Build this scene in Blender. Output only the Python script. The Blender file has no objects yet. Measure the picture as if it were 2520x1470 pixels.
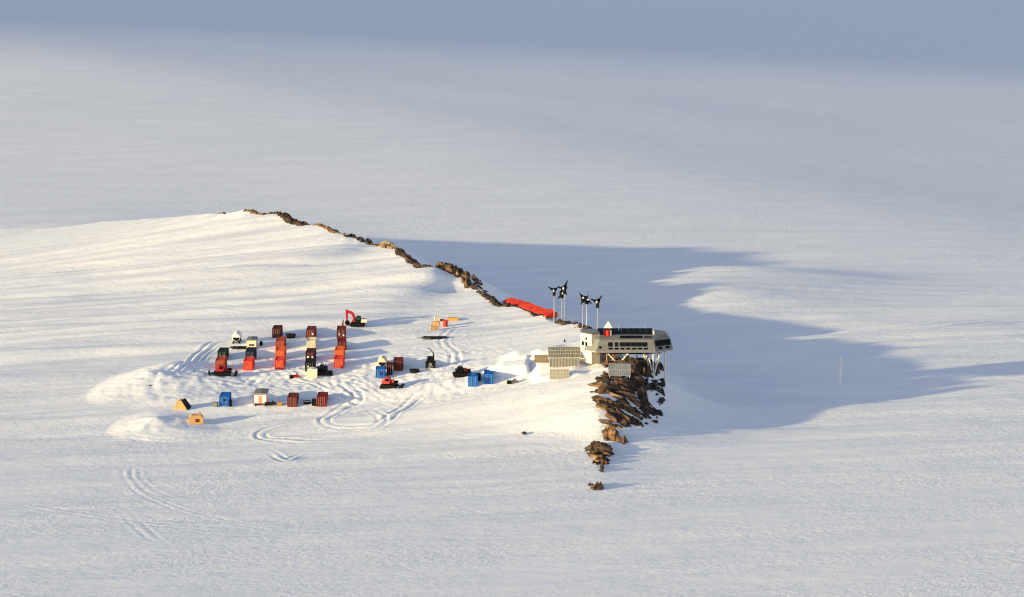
import bpy, bmesh, math, random
import numpy as np
from mathutils import Vector, Matrix
random.seed(7)
sc = bpy.context.scene
COL = sc.collection
R = math.radians

# ------------------------------------------------------------------ camera
CAM_H = 140.0
DEP = R(9.5)
HFOV = R(22.0)
F = 1260 / math.tan(HFOV / 2)          # focal length in the 2520-pixel frame used for measuring
SUN_EL, SUN_AZ = R(7.9), R(26.0)       # light travels to the right and SUN_AZ away from the camera
cd = bpy.data.cameras.new('camera')
cd.sensor_width = 36
cd.angle = HFOV
cd.clip_start, cd.clip_end = 1, 30000
cam = bpy.data.objects.new('camera', cd)
COL.objects.link(cam)
cam.location = (0, 0, CAM_H)
cam.rotation_euler = (math.pi / 2 - DEP, 0, 0)
sc.camera = cam

def ray(U, V):
    cx, cy = (U - 1260) / F, -(V - 735) / F
    return np.array([cx, math.cos(DEP) + cy * math.sin(DEP), -math.sin(DEP) + cy * math.cos(DEP)])
def at_z(U, V, z):
    d = ray(U, V)
    t = (z - CAM_H) / d[2]
    return np.array([d[0] * t, d[1] * t, z])

# ------------------------------------------------------------------ noise
def h2(ix, iy, s):
    n = (ix.astype(np.int64) * 374761393 + iy.astype(np.int64) * 668265263 + s * 974634777) & 0xffffffff
    n = ((n ^ (n >> 13)) * 1274126177) & 0xffffffff
    n = ((n ^ (n >> 16)) * 2246822519) & 0xffffffff
    return ((n ^ (n >> 15)) & 0xffffff) / float(0xffffff)
def vn(x, y, s=0):
    ix, iy = np.floor(x), np.floor(y)
    fx, fy = x - ix, y - iy
    fx = fx * fx * fx * (fx * (fx * 6 - 15) + 10); fy = fy * fy * fy * (fy * (fy * 6 - 15) + 10)
    a, b = h2(ix, iy, s), h2(ix + 1, iy, s)
    c, d = h2(ix, iy + 1, s), h2(ix + 1, iy + 1, s)
    return (a + (b - a) * fx) * (1 - fy) + (c + (d - c) * fx) * fy
def fbm(x, y, s=0, o=4):
    v, a, t = 0, 1.0, 0
    for i in range(o):
        v = v + a * vn(x * 2 ** i + 13.7 * i, y * 2 ** i - 7.1 * i, s + i)
        t += a; a *= .5
    return v / t
def facets(x, y, s):
    """broken rock: every jittered cell is a tilted plane at its own height"""
    ix, iy = np.floor(x), np.floor(y)
    best = np.full(x.shape, 9.0); out = np.zeros(x.shape)
    for dx in (-1, 0, 1):
        for dy in (-1, 0, 1):
            cx, cy = ix + dx, iy + dy
            px, py = cx + h2(cx, cy, s), cy + h2(cx, cy, s + 1)
            d = (px - x) ** 2 + (py - y) ** 2
            v = h2(cx, cy, s + 2) + (x - px) * (h2(cx, cy, s + 3) - .5) * 2.2 + (y - py) * (h2(cx, cy, s + 4) - .5) * 2.2
            m = d < best
            best = np.where(m, d, best); out = np.where(m, v, out)
    return out
def sstep(a, b, x):
    t = np.clip((x - a) / (b - a), 0, 1)
    return t * t * (3 - 2 * t)

# ------------------------------------------------------------------ the ridge
def P(U, V, z): return at_z(U, V, z)
crest_ctl = [np.array([-700., 1150., .2]), np.array([-330., 1010., 1.0]), P(0, 566, 3.5), P(300, 545, 12), P(545, 528, 21.5), P(612, 518, 23.8),
             P(690, 536, 23.6), P(830, 573, 22.2), P(950, 607, 19.2), P(1040, 657, 17.2), P(1080, 660, 16.8), P(1160, 695, 13.4),
             P(1215, 742, 11.0), P(1290, 765, 10.6), P(1362, 786, 11.6), P(1432, 809, 12.8), P(1515, 880, 13.4), P(1545, 908, 12.4),
             P(1488, 937, 11.3), P(1468, 1000, 8.0), P(1474, 1062, 3.6), P(1452, 1112, 1.3), P(1470, 1200, .1), P(1476, 1250, 0.), np.array([22., 500., 0.])]
def catmull(pts, n):
    out = []
    for i in range(len(pts) - 1):
        p0, p1, p2, p3 = pts[max(i - 1, 0)], pts[i], pts[i + 1], pts[min(i + 2, len(pts) - 1)]
        for k in range(n):
            t = k / n
            out.append(.5 * (2 * p1 + (p2 - p0) * t + (2 * p0 - 5 * p1 + 4 * p2 - p3) * t * t + (3 * p1 - p0 - 3 * p2 + p3) * t ** 3))
    out.append(pts[-1])
    return np.array(out)
SUB = 5
crest = catmull(crest_ctl, SUB)
CI = lambda i: i * SUB
WW = np.interp(np.arange(len(crest)), [0, CI(4), CI(8), CI(12), CI(15), CI(17), CI(19), CI(22)], [110, 140, 132, 110, 92, 72, 55, 30])
WE = np.interp(np.arange(len(crest)), [0, CI(4), CI(13), CI(15), CI(16), CI(18), CI(20), CI(22)], [110, 26, 15, 14, 15, 19, 16, 8])

def ridge(x, y, full=False):
    shp = x.shape
    x = x.ravel(); y = y.ravel()
    best = np.full(x.shape, 1e18); side = np.zeros(x.shape); ss = np.zeros(x.shape); sw = np.zeros(x.shape); zc = np.zeros(x.shape); ww = np.zeros(x.shape); we = np.zeros(x.shape)
    for i in range(len(crest) - 1):
        a, b = crest[i], crest[i + 1]
        dx, dy = b[0] - a[0], b[1] - a[1]
        L = dx * dx + dy * dy
        t = np.clip(((x - a[0]) * dx + (y - a[1]) * dy) / L, 0, 1)
        d = (x - a[0] - t * dx) ** 2 + (y - a[1] - t * dy) ** 2
        m = d < best
        best = np.where(m, d, best)
        k = math.sqrt(L) / (d + .6) ** 3.2
        sw += k; zc += k * (a[2] + (b[2] - a[2]) * t); ww += k * (WW[i] + (WW[i + 1] - WW[i]) * t); we += k * (WE[i] + (WE[i + 1] - WE[i]) * t)
        cr = dx * (y - a[1]) - dy * (x - a[0])
        side = np.where(m, cr, side)               # >0 : east (right of the ridge, away from the camera)
        ss = np.where(m, i + t, ss)
    zc /= sw; ww /= sw; we /= sw
    d = np.sqrt(best)
    east = side > 0
    prof = np.where(east, np.exp(-(d / we) ** 1.6), np.maximum(0, .25 * np.exp(-d / (ww * .32 + 14)) + .75 * np.exp(-d / (ww * 2.5))))
    z = zc * prof
    if full:
        return z.reshape(shp), np.where(east, d, -d).reshape(shp), ss.reshape(shp)
    return z.reshape(shp)

WA = R(14.0)                                       # the wind blows drifts out along this direction
def wind(x, y):
    return x * math.cos(WA) + y * math.sin(WA), -x * math.sin(WA) + y * math.cos(WA)

MOUNDS = []                                        # (x, y, angle, half length, half width, height, steepness of the lee side)
BANKS = []                                         # (x0, x1, y0, y1, height, soft_left, soft_right, soft_near, soft_far)
def base_z(x, y):
    near = (np.abs(x) < 560) & (y > 380) & (y < 1300)
    z = np.zeros(x.shape)
    if near.any():
        z[near] = ridge(x[near], y[near])
    fade = sstep(560, 430, np.abs(x)) * sstep(380, 450, y) * sstep(1300, 1150, y)
    z = z * fade
    z = z + (fbm(x / 420., y / 420., 3, 3) - .5) * 5.0 * sstep(650, 1500, y + np.abs(x) * .3)
    # the far ice drops away gently towards the right
    s = x * .85 + (y - 1350) * .45
    z = z - 0.085 * .5 * (np.clip(s, -3000, 6000) + np.sqrt(np.clip(s, -3000, 6000) ** 2 + 120. ** 2)) * sstep(-240, 120, s)
    z = z + 4.8 * np.exp(-((x - 52) / 44.) ** 2 - ((y - 830) / 19.) ** 2)        # swell added to cut the ridge's shadow short
    z = z + 5.2 * np.exp(-((x - 76) / 48.) ** 2 - ((y - 864) / 25.) ** 2)  # second added swell, opens a lit gap in the same shadow
    w, v = wind(x, y)
    hill = np.exp(-((x + 60) / 190.) ** 2 - ((y - 760) / 150.) ** 2)
    z = z + (fbm(w / 120., v / 12., 11, 3) - .5) * (5.0 * hill + .22)
    z = z + (fbm(w / 26., v / 5., 17, 2) - .5) * (.5 * hill + .12)
    for (mx, my, a, hl, hw, h, lee) in MOUNDS:
        p = (x - mx) * math.cos(a) + (y - my) * math.sin(a)
        q = -(x - mx) * math.sin(a) + (y - my) * math.cos(a)
        q = np.where(q < 0, q / (hw * lee), q / hw)
        p = p + (fbm(x / 3., y / 3., 41, 2) - .5) * 1.5
        r = np.sqrt((p / hl) ** 2 + q ** 2)
        z = z + h * np.clip(1 - r, 0, 1) ** 1.2 * (0.9 + .3 * fbm(x / 2.2, y / 2.2, 43, 3)) * 1.1
    for (x0, x1, y0, y1, h, sl, sr, sn, sf) in BANKS:
        j = (fbm(x / 2.5, y / 2.5, 47, 2) - .5) * .5
        m = sstep(x0 - sl, x0, x + j) * sstep(x1 + sr, x1, x + j) * sstep(y0 - sn, y0, y + j) * sstep(y1 + sf, y1, y + j)
        z = z + h * m
    return z

def z_at(x, y):
    return float(base_z(np.array([float(x)]), np.array([float(y)]))[0])
def hit(U, V, t0=420., t1=1500.):
    d = ray(U, V)
    lo = t0
    for n in (400, 60, 60):
        t = np.linspace(lo, t1, n)
        g = base_z(d[0] * t, d[1] * t) - (CAM_H + d[2] * t)
        k = int(np.argmax(g > 0)) if (g > 0).any() else n - 1
        k = max(k, 1)
        lo, t1 = t[k - 1], t[k]
    t = .5 * (lo + t1)
    return np.array([d[0] * t, d[1] * t, CAM_H + d[2] * t])
def S(x, y): return (x / 1.52381, y / 1.52381)     # pixel of the full photograph
def A2(x, y): return S(700 + x / 3.5, 1140 + y / 3.5)
def A3(x, y): return S(1360 + x / 3.5, 1140 + y / 3.5)
def A1(x, y): return S(1900 + x / 3.1475, 1000 + y / 3.1475)
def A6(x, y): return S(380 + x / 2.739, 1300 + y / 2.739)

# ploughed snow heaps and the snow bank over the garage
m1 = hit(372, 945); m2 = hit(382, 1050)
MOUNDS += [(m1[0] - 1, m1[1] + 2, R(66), 23, 12, 2.6, 2.4), (m2[0], m2[1], R(66), 13, 11, 1.8, 1.6)]
mo = hit(432, 900); MOUNDS += [(mo[0], mo[1], R(46), 13, 8, 1.0, 2.2)]
g = hit(1298, 916)
BANKS += [(g[0] - 5.5, g[0], g[1] + .3, g[1] + 3.5, 1.8, 8, .6, 1.5, 6)]
BANKS += [(g[0] - 2, g[0] + 7.5, g[1] + 7, g[1] + 15, 1.5, 6, 4, 1.2, 12)]
g2 = hit(1352, 936)
BANKS += [(g2[0] - 2.2, g2[0] + 5.5, g2[1] + .5, g2[1] + 15, 1.1, 2.6, 5, 2.5, 9)]

# vehicle tracks, pressed into the snow
TR = [
    ([(960, 985), (900, 1008), (820, 1025), (740, 1038), (668, 1055), (642, 1068), (655, 1080), (720, 1086), (800, 1087), (880, 1084)], 2.4, .34),
    ([(1300, 905), (1200, 925), (1110, 945), (1030, 975), (985, 1010), (940, 1042), (880, 1052), (815, 1048), (800, 1030), (850, 1000), (880, 975), (830, 935)], 2.4, .26),
    ([(905, 1000), (935, 1022), (938, 1040), (900, 1058), (850, 1052)], 2.2, .28),
    ([(380, 925), (440, 905), (490, 872), (525, 845), (560, 838)], 2.2, .3),
    ([(420, 925), (455, 905), (505, 872), (540, 845)], 1.6, .25),
    ([(440, 935), (520, 935), (600, 950), (640, 938), (665, 915)], 2.3, .3),
    ([(610, 962), (650, 935), (720, 928), (790, 950), (830, 975), (905, 990)], 2.3, .3),
    ([(700, 920), (740, 945), (800, 940), (860, 935), (905, 945)], 2.2, .26),
    ([(820, 925), (835, 955), (870, 985), (930, 975), (1000, 955), (1080, 930), (1160, 910)], 2.3, .3),
    ([(860, 920), (900, 950), (940, 975), (1010, 985), (1080, 960)], 2.2, .2),
    ([(640, 1105), (672, 1115), (705, 1134), (740, 1122), (820, 1118), (920, 1098), (1010, 1080)], 2.2, .24),
    ([(325, 1140), (312, 1165), (325, 1190), (365, 1222), (430, 1250), (520, 1275), (660, 1300), (860, 1320)], 1.9, .075),
    ([(340, 1140), (333, 1165), (350, 1190), (395, 1218), (470, 1245)], 1.9, .06),
    ([(300, 1255), (360, 1310), (410, 1345)], 2.4, .14),
    ([(0, 1105), (160, 1085), (300, 1075), (420, 1085), (560, 1060), (640, 1042)], 2.4, .14),
    ([(0, 1235), (180, 1262), (380, 1290), (620, 1305)], 2.6, .13),
    ([(240, 752), (300, 757), (420, 760), (560, 756), (640, 760), (760, 748), (870, 742), (1000, 748)], 2.2, .17),
    ([(640, 850), (700, 905), (760, 940)], 2.2, .2),
    ([(1000, 930), (1090, 915), (1120, 880), (1090, 840), (1130, 800)], 2.2, .18),
    ([(1180, 960), (1260, 950), (1340, 945), (1400, 942)], 2.0, .22),
    ([(1000, 1090), (1080, 1082), (1150, 1068), (1290, 1068)], 2.0, .13),
]
rt = random.Random(12)
for k in range(16):
    u, v = rt.uniform(610, 900), rt.uniform(915, 1010)
    a, l = rt.uniform(0, 6.28), rt.uniform(18, 50)
    c = rt.uniform(-1.2, 1.2)
    TR.append(([(u + l * t * math.cos(a + c * t), v + .38 * l * t * math.sin(a + c * t)) for t in (-1, -.5, 0, .5, 1)], rt.choice((1.6, 2.2)), rt.uniform(.1, .2)))
TRW = []
for pts, gauge, dep in TR:
    TRW.append((catmull([hit(*p) for p in pts], 5)[:, :2], gauge, dep))
def seg_dist(x, y, pl):
    best = np.full(x.shape, 1e9)
    for i in range(len(pl) - 1):
        a, b = pl[i], pl[i + 1]
        dx, dy = b - a
        L = max(dx * dx + dy * dy, 1e-6)
        t = np.clip(((x - a[0]) * dx + (y - a[1]) * dy) / L, 0, 1)
        best = np.minimum(best, (x - a[0] - t * dx) ** 2 + (y - a[1] - t * dy) ** 2)
    return np.sqrt(best)
def tracks_z(x, y):
    z = np.zeros(x.shape)
    for pl, gauge, dep in TRW:
        mn, mx = pl.min(0) - 4, pl.max(0) + 4
        m = (x > mn[0]) & (x < mx[0]) & (y > mn[1]) & (y < mx[1])
        if not m.any(): continue
        xx, yy = x[m], y[m]
        d = seg_dist(xx, yy, pl)
        r = np.abs(d - gauge / 2)
        k = .35 + 1.0 * fbm(xx / 5., yy / 5., 61, 2)
        prof = .72 * (-dep * np.exp(-(r / .36) ** 2) + dep * .8 * np.exp(-((r - .75) / .34) ** 2))
        de = np.minimum((xx - pl[0][0]) ** 2 + (yy - pl[0][1]) ** 2, (xx - pl[-1][0]) ** 2 + (yy - pl[-1][1]) ** 2) ** .5
        z[m] += prof * k * sstep(0, 14, de)
    return z
yard_c = hit(800, 935)
def yard_z(x, y):
    """churned snow where the vehicles turn"""
    m = np.exp(-((x - yard_c[0] - 4) / 42.) ** 4 - ((y - yard_c[1]) / 26.) ** 4)
    a = 1 - np.abs(2 * fbm(x / 3.2 + .25 * y, y / 4.5, 71, 2) - 1)
    return m * ((a - .6) * .22 + (fbm(x / 1.1, y / 1.4, 73, 2) - .5) * .34)

def axis(lo, hi, step, far_lo, far_hi, grow):
    mid = list(np.arange(lo, hi, step))
    a, s = [], step
    v = mid[-1]
    while v < far_hi:
        s *= grow; v += s; a.append(v)
    b, s = [], step
    v = mid[0]
    while v > far_lo:
        s *= grow; v -= s; b.append(v)
    return np.array(b[::-1] + mid + a)

# ------------------------------------------------------------------ materials
def mat(name, col, rough=.6, metal=0., col2=None, scale=3., bump=0., spec=.4, stretch=(1, 1, 1), lo=.35, hi=.7, coord='Object'):
    m = bpy.data.materials.new(name); m.use_nodes = True
    nt = m.node_tree; N = nt.nodes; L = nt.links
    b = N['Principled BSDF']
    b.inputs['Roughness'].default_value = rough
    b.inputs['Metallic'].default_value = metal
    b.inputs['Specular IOR Level'].default_value = spec
    c2 = col2 or tuple(c * .72 for c in col)
    tc = N.new('ShaderNodeTexCoord'); mp = N.new('ShaderNodeMapping'); mp.inputs['Scale'].default_value = stretch
    no = N.new('ShaderNodeTexNoise'); no.inputs['Scale'].default_value = scale; no.inputs['Detail'].default_value = 6
    rp = N.new('ShaderNodeValToRGB')
    rp.color_ramp.elements[0].position = lo; rp.color_ramp.elements[1].position = hi
    rp.color_ramp.elements[0].color = (*col, 1); rp.color_ramp.elements[1].color = (*c2, 1)
    L.new(tc.outputs[coord], mp.inputs[0]); L.new(mp.outputs[0], no.inputs['Vector'])
    L.new(no.outputs['Fac'], rp.inputs[0]); L.new(rp.outputs[0], b.inputs['Base Color'])
    if bump:
        bu = N.new('ShaderNodeBump'); bu.inputs['Strength'].default_value = 1; bu.inputs['Distance'].default_value = bump
        L.new(no.outputs['Fac'], bu.inputs['Height']); L.new(bu.outputs[0], b.inputs['Normal'])
    return m

def snow_material():
    m = bpy.data.materials.new('snow'); m.use_nodes = True
    nt = m.node_tree; N = nt.nodes; L = nt.links
    b = N['Principled BSDF']
    b.inputs['Roughness'].default_value = .75
    b.inputs['Specular IOR Level'].default_value = .25
    geo = N.new('ShaderNodeNewGeometry')
    def noise(sx, sy, detail, rot=WA, rough=.55):
        mp = N.new('ShaderNodeMapping'); mp.vector_type = 'TEXTURE'
        mp.inputs['Rotation'].default_value = (0, 0, rot)
        mp.inputs['Scale'].default_value = (sx, sy, 1)
        no = N.new('ShaderNodeTexNoise'); no.inputs['Scale'].default_value = 1; no.inputs['Detail'].default_value = detail
        no.inputs['Roughness'].default_value = rough
        L.new(geo.outputs['Position'], mp.inputs[0]); L.new(mp.outputs[0], no.inputs['Vector'])
        return no.outputs['Fac']
    # wind-packed crust: slightly whiter and slightly greyer patches
    tint = noise(40, 14, 5)
    rp = N.new('ShaderNodeValToRGB')
    rp.color_ramp.elements[0].position = .3; rp.color_ramp.elements[1].position = .7
    rp.color_ramp.elements[0].color = (.80, .82, .85, 1); rp.color_ramp.elements[1].color = (.88, .89, .90, 1)
    L.new(tint, rp.inputs[0]); L.new(rp.outputs[0], b.inputs['Base Color'])
    pat = N.new('ShaderNodeMapRange'); L.new(noise(70, 24, 4, R(10)), pat.inputs[0])
    for i_, v_ in ((1, .38), (2, .62), (3, .25), (4, 1.0)): pat.inputs[i_].default_value = v_
    b1 = N.new('ShaderNodeBump'); b1.inputs['Distance'].default_value = SNOW_BUMP[0]
    L.new(noise(6, 2.6, 3), b1.inputs['Height'])
    b2 = N.new('ShaderNodeBump'); L.new(pat.outputs[0], b2.inputs['Strength']); b2.inputs['Distance'].default_value = SNOW_BUMP[1]
    L.new(noise(1.7, .85, 4, R(22), .65), b2.inputs['Height']); L.new(b1.outputs[0], b2.inputs['Normal'])
    L.new(b2.outputs[0], b.inputs['Normal'])
    return m
SNOW_BUMP = (.16, .27)

def rock_material():
    m = bpy.data.materials.new('granite'); m.use_nodes = True
    nt = m.node_tree; N = nt.nodes; L = nt.links
    b = N['Principled BSDF']; b.inputs['Roughness'].default_value = .9; b.inputs['Specular IOR Level'].default_value = .2
    geo = N.new('ShaderNodeNewGeometry')
    mp = N.new('ShaderNodeMapping'); mp.vector_type = 'TEXTURE'; mp.inputs['Scale'].default_value = (3.0, 1.3, .8); mp.inputs['Rotation'].default_value = (0, .15, -.45)
    n1 = N.new('ShaderNodeTexNoise'); n1.inputs['Scale'].default_value = .6; n1.inputs['Detail'].default_value = 8; n1.inputs['Roughness'].default_value = .65
    rp = N.new('ShaderNodeValToRGB'); e = rp.color_ramp.elements
    e[0].position = .40; e[0].color = (.018, .014, .012, 1)
    e[1].position = .68; e[1].color = (.42, .245, .12, 1)
    k = e.new(.52); k.color = (.14, .08, .046, 1)
    L.new(geo.outputs['Position'], mp.inputs[0]); L.new(mp.outputs[0], n1.inputs['Vector']); L.new(n1.outputs['Fac'], rp.inputs[0])
    L.new(rp.outputs[0], b.inputs['Base Color'])
    n2 = N.new('ShaderNodeTexNoise'); n2.inputs['Scale'].default_value = 1.6; n2.inputs['Detail'].default_value = 6
    L.new(mp.outputs[0], n2.inputs['Vector'])
    bu = N.new('ShaderNodeBump'); bu.inputs['Distance'].default_value = .12
    L.new(n2.outputs['Fac'], bu.inputs['Height']); L.new(bu.outputs[0], b.inputs['Normal'])
    return m

M = {}
M['snow'] = snow_material()
M['granite'] = rock_material()
M['boulder'] = mat('dark_boulder_stone', (.02, .018, .017), .9, 0, (.06, .045, .035), 1.2, .05)
M['tan_granite'] = mat('tan_weathered_granite', (.42, .30, .17), .9, 0, (.12, .08, .05), .5, .2)
M['dark_granite'] = mat('dark_shaded_granite', (.016, .013, .011), .9, 0, (.11, .06, .032), .5, .2)  # dark rock; its near-black also paints the shade under and right of the station
def paint(n, c, v=.75): M[n] = mat(n, c, .7, 0, tuple(x * v for x in c), 1.3, 0, .15, (1, 1, 2.5))
paint('orange_paint', (.8, .13, .028)); paint('scarlet_paint', (.74, .06, .028)); paint('brick_paint', (.40, .06, .022)); paint('brown_red_paint', (.15, .022, .014))
paint('maroon_paint', (.07, .008, .008)); paint('dark_red_paint', (.17, .010, .008)); paint('blue_paint', (.010, .13, .48)); paint('navy_paint', (.005, .012, .032))
paint('dark_green_paint', (.006, .018, .014)); paint('cream_paint', (.74, .66, .46), .88); paint('black_paint', (.006, .0055, .0055)); paint('white_paint', (.8, .78, .72), .92)
paint('grey_paint', (.22, .22, .215)); paint('tan_paint', (.55, .33, .16)); paint('yellow_orange_paint', (.8, .34, .06)); paint('red_trim_paint', (.44, .022, .028))
paint('dark_blue_paint', (.012, .05, .24)); paint('ochre_canvas', (.62, .35, .15), .8); paint('pink_red_paint', (.62, .06, .055))
M['rubber'] = mat('black_rubber', (.007, .007, .007), .85, 0, (.016, .016, .016), 5, 0, .2)
M['steel'] = mat('galvanised_steel', (.5, .5, .48), .45, .6, (.36, .36, .36), 4)
M['hull_metal'] = mat('hull_sheet_metal', (.215, .212, .195), .45, .15, (.165, .165, .155), .7)
M['roof_metal'] = mat('roof_sheet_metal', (.19, .19, .18), .5, .15, (.15, .15, .145), .6)
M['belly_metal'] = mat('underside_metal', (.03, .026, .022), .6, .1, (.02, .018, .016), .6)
M['tower_panel'] = mat('tower_cladding', (.80, .73, .55), .6, 0, (.74, .66, .49), .9)
M['tower_side_panel'] = mat('tower_tan_cladding', (.66, .54, .36), .65, 0, (.56, .45, .30), .9)  # darker tan cladding for the tower's right-hand front face
M['glass'] = mat('dark_window_glass', (.004, .005, .006), .2, 0, (.008, .009, .010), 2, 0, .12)
M['green_glass'] = mat('green_window_glass', (.015, .06, .045), .15, 0, (.02, .08, .06), 2)
M['solar_cell'] = mat('solar_cells', (.004, .005, .008), .35, 0, (.008, .009, .014), 4, 0, .15)
M['panel_sheet'] = mat('yellowed_panel_sheet', (.20, .185, .14), .55, 0, (.11, .10, .075), 1.6)
M['pale_panel_sheet'] = mat('pale_panel_sheet', (.42, .375, .29), .6, 0, (.28, .245, .18), 1.6)
M['grey_panel_sheet'] = mat('grey_panel_sheet', (.19, .20, .22), .5, 0, (.13, .14, .155), 1.2)
paint('frame_paint', (.52, .49, .42), .85)
M['wood'] = mat('raw_timber', (.55, .36, .2), .8, 0, (.42, .25, .13), 3, 0, .2, (1, 1, 6))
M['strut_white'] = mat('white_leg_paint', (.8, .77, .7), .5, 0, (.7, .67, .6), 2)
M['strut_rust'] = mat('rust_primer_leg', (.55, .27, .12), .6, 0, (.45, .2, .08), 2)
M['red_canvas'] = mat('red_canvas', (.66, .055, .02), .75, 0, (.33, .014, .01), .7, .06, .15)

# ------------------------------------------------------------------ mesh building
class MB:
    def __init__(s): s.v, s.f = [], []
    def add(s, vs, fs, T=None):
        o = len(s.v)
        s.v += [tuple(T @ Vector(p)) if T else tuple(p) for p in vs]
        s.f += [tuple(i + o for i in f) for f in fs]
        return s
    def box(s, x0, x1, y0, y1, z0, z1, T=None):
        vs = [(x0, y0, z0), (x1, y0, z0), (x1, y1, z0), (x0, y1, z0), (x0, y0, z1), (x1, y0, z1), (x1, y1, z1), (x0, y1, z1)]
        return s.add(vs, [(0, 3, 2, 1), (4, 5, 6, 7), (0, 1, 5, 4), (1, 2, 6, 5), (2, 3, 7, 6), (3, 0, 4, 7)], T)
    def tube(s, a, b, r0, r1=None, n=8):
        a, b = Vector(a), Vector(b); r1 = r0 if r1 is None else r1
        d = (b - a).normalized(); u = d.orthogonal().normalized(); w = d.cross(u)
        vs = []
        for c, r in ((a, r0), (b, r1)):
            for i in range(n):
                t = 2 * math.pi * i / n
                vs.append(c + u * (r * math.cos(t)) + w * (r * math.sin(t)))
        fs = [(i, (i + 1) % n, n + (i + 1) % n, n + i) for i in range(n)] + [tuple(range(n))[::-1], tuple(range(n, 2 * n))]
        return s.add(vs, fs)
    def prism(s, prof, y0, y1, T=None):               # outline in x,z swept along y
        n = len(prof)
        vs = [(x, y0, z) for x, z in prof] + [(x, y1, z) for x, z in prof]
        fs = [(i, (i + 1) % n, n + (i + 1) % n, n + i) for i in range(n)] + [tuple(range(n))[::-1], tuple(range(n, 2 * n))]
        return s.add(vs, fs, T)
    def loft(s, rings, cap=(True, True)):
        n = len(rings[0]); vs = [p for r in rings for p in r]; fs = []
        for k in range(len(rings) - 1):
            for i in range(n):
                fs.append((k * n + i, k * n + (i + 1) % n, (k + 1) * n + (i + 1) % n, (k + 1) * n + i))
        if cap[0]: fs.append(tuple(range(n))[::-1])
        if cap[1]: fs.append(tuple(range((len(rings) - 1) * n, len(rings) * n)))
        return s.add(vs, fs)
    def build(s, name, m, parent=None, smooth=False):
        me = bpy.data.meshes.new(name)
        me.from_pydata(s.v, [], s.f)
        bm = bmesh.new(); bm.from_mesh(me); bmesh.ops.recalc_face_normals(bm, faces=bm.faces); bm.to_mesh(me); bm.free()
        if smooth:
            for p in me.polygons: p.use_smooth = True
        me.materials.append(m if not isinstance(m, str) else M[m])
        o = bpy.data.objects.new(name, me); COL.objects.link(o)
        if parent: o.parent = parent
        return o
def tag(o, label, cat, group=None):
    o['label'] = label; o['category'] = cat
    if group: o['group'] = group
    return o
def thing(name, loc, rz, label, cat, group=None):
    o = bpy.data.objects.new(name, None); COL.objects.link(o)
    o.empty_display_size = .5
    o.location = loc; o.rotation_euler = (0, 0, rz)
    return tag(o, label, cat, group)
def copy_thing(src, loc, rz, label, sc3=(1, 1, 1)):
    def cp(o, par):
        c = o.copy(); COL.objects.link(c); c.parent = par
        for ch in list(o.children): cp(ch, c)
        return c
    r = cp(src, None)
    r.location = loc; r.rotation_euler = (0, 0, rz); r.scale = sc3; r['label'] = label
    return r

# ------------------------------------------------------------------ snow sheet
SNOW_X = (-178, 188, .5); SNOW_Y = (470, 800, .55)
def build_snow():
    xs = axis(*SNOW_X, -22000, 16000, 1.08)
    ya = np.arange(SNOW_Y[0], SNOW_Y[1], SNOW_Y[2])
    yb, s, v = [], SNOW_Y[2], ya[-1]
    while v < 14000:
        s *= 1.006 if v < 1100 else 1.04
        v += s; yb.append(v)
    yc, s, v = [], .7, ya[0]
    while v > -14000:
        s *= 1.15; v -= s; yc.append(v)
    ys = np.array(yc[::-1] + list(ya) + yb)
    X, Y = np.meshgrid(xs, ys)
    Z = base_z(X, Y)
    near = (np.abs(X) < 185) & (Y > 470) & (Y < 860)
    Z[near] += tracks_z(X[near], Y[near]) + yard_z(X[near], Y[near])
    # small wind ridges
    w, v = wind(X[near], Y[near])
    Z[near] += (fbm(w / 7., v / 2.2, 23, 2) - .5) * .10
    nx, ny = len(xs), len(ys)
    co = np.stack([X, Y, Z], -1).reshape(-1, 3).astype(np.float32)
    i = np.arange(nx * ny).reshape(ny, nx)
    q = np.stack([i[:-1, :-1], i[:-1, 1:], i[1:, 1:], i[1:, :-1]], -1).reshape(-1, 4)
    me = bpy.data.meshes.new('snow_ground')
    me.vertices.add(len(co)); me.vertices.foreach_set('co', co.ravel())
    me.loops.add(q.size); me.loops.foreach_set('vertex_index', q.ravel().astype(np.int32))
    me.polygons.add(len(q)); me.polygons.foreach_set('loop_start', np.arange(0, q.size, 4, dtype=np.int32))
    me.polygons.foreach_set('loop_total', np.full(len(q), 4, dtype=np.int32))
    me.polygons.foreach_set('use_smooth', np.ones(len(q), dtype=bool))
    me.update(calc_edges=True)
    me.materials.append(M['snow'])
    o = bpy.data.objects.new('snow_ground', me); COL.objects.link(o); o['kind'] = 'structure'
build_snow()

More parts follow.
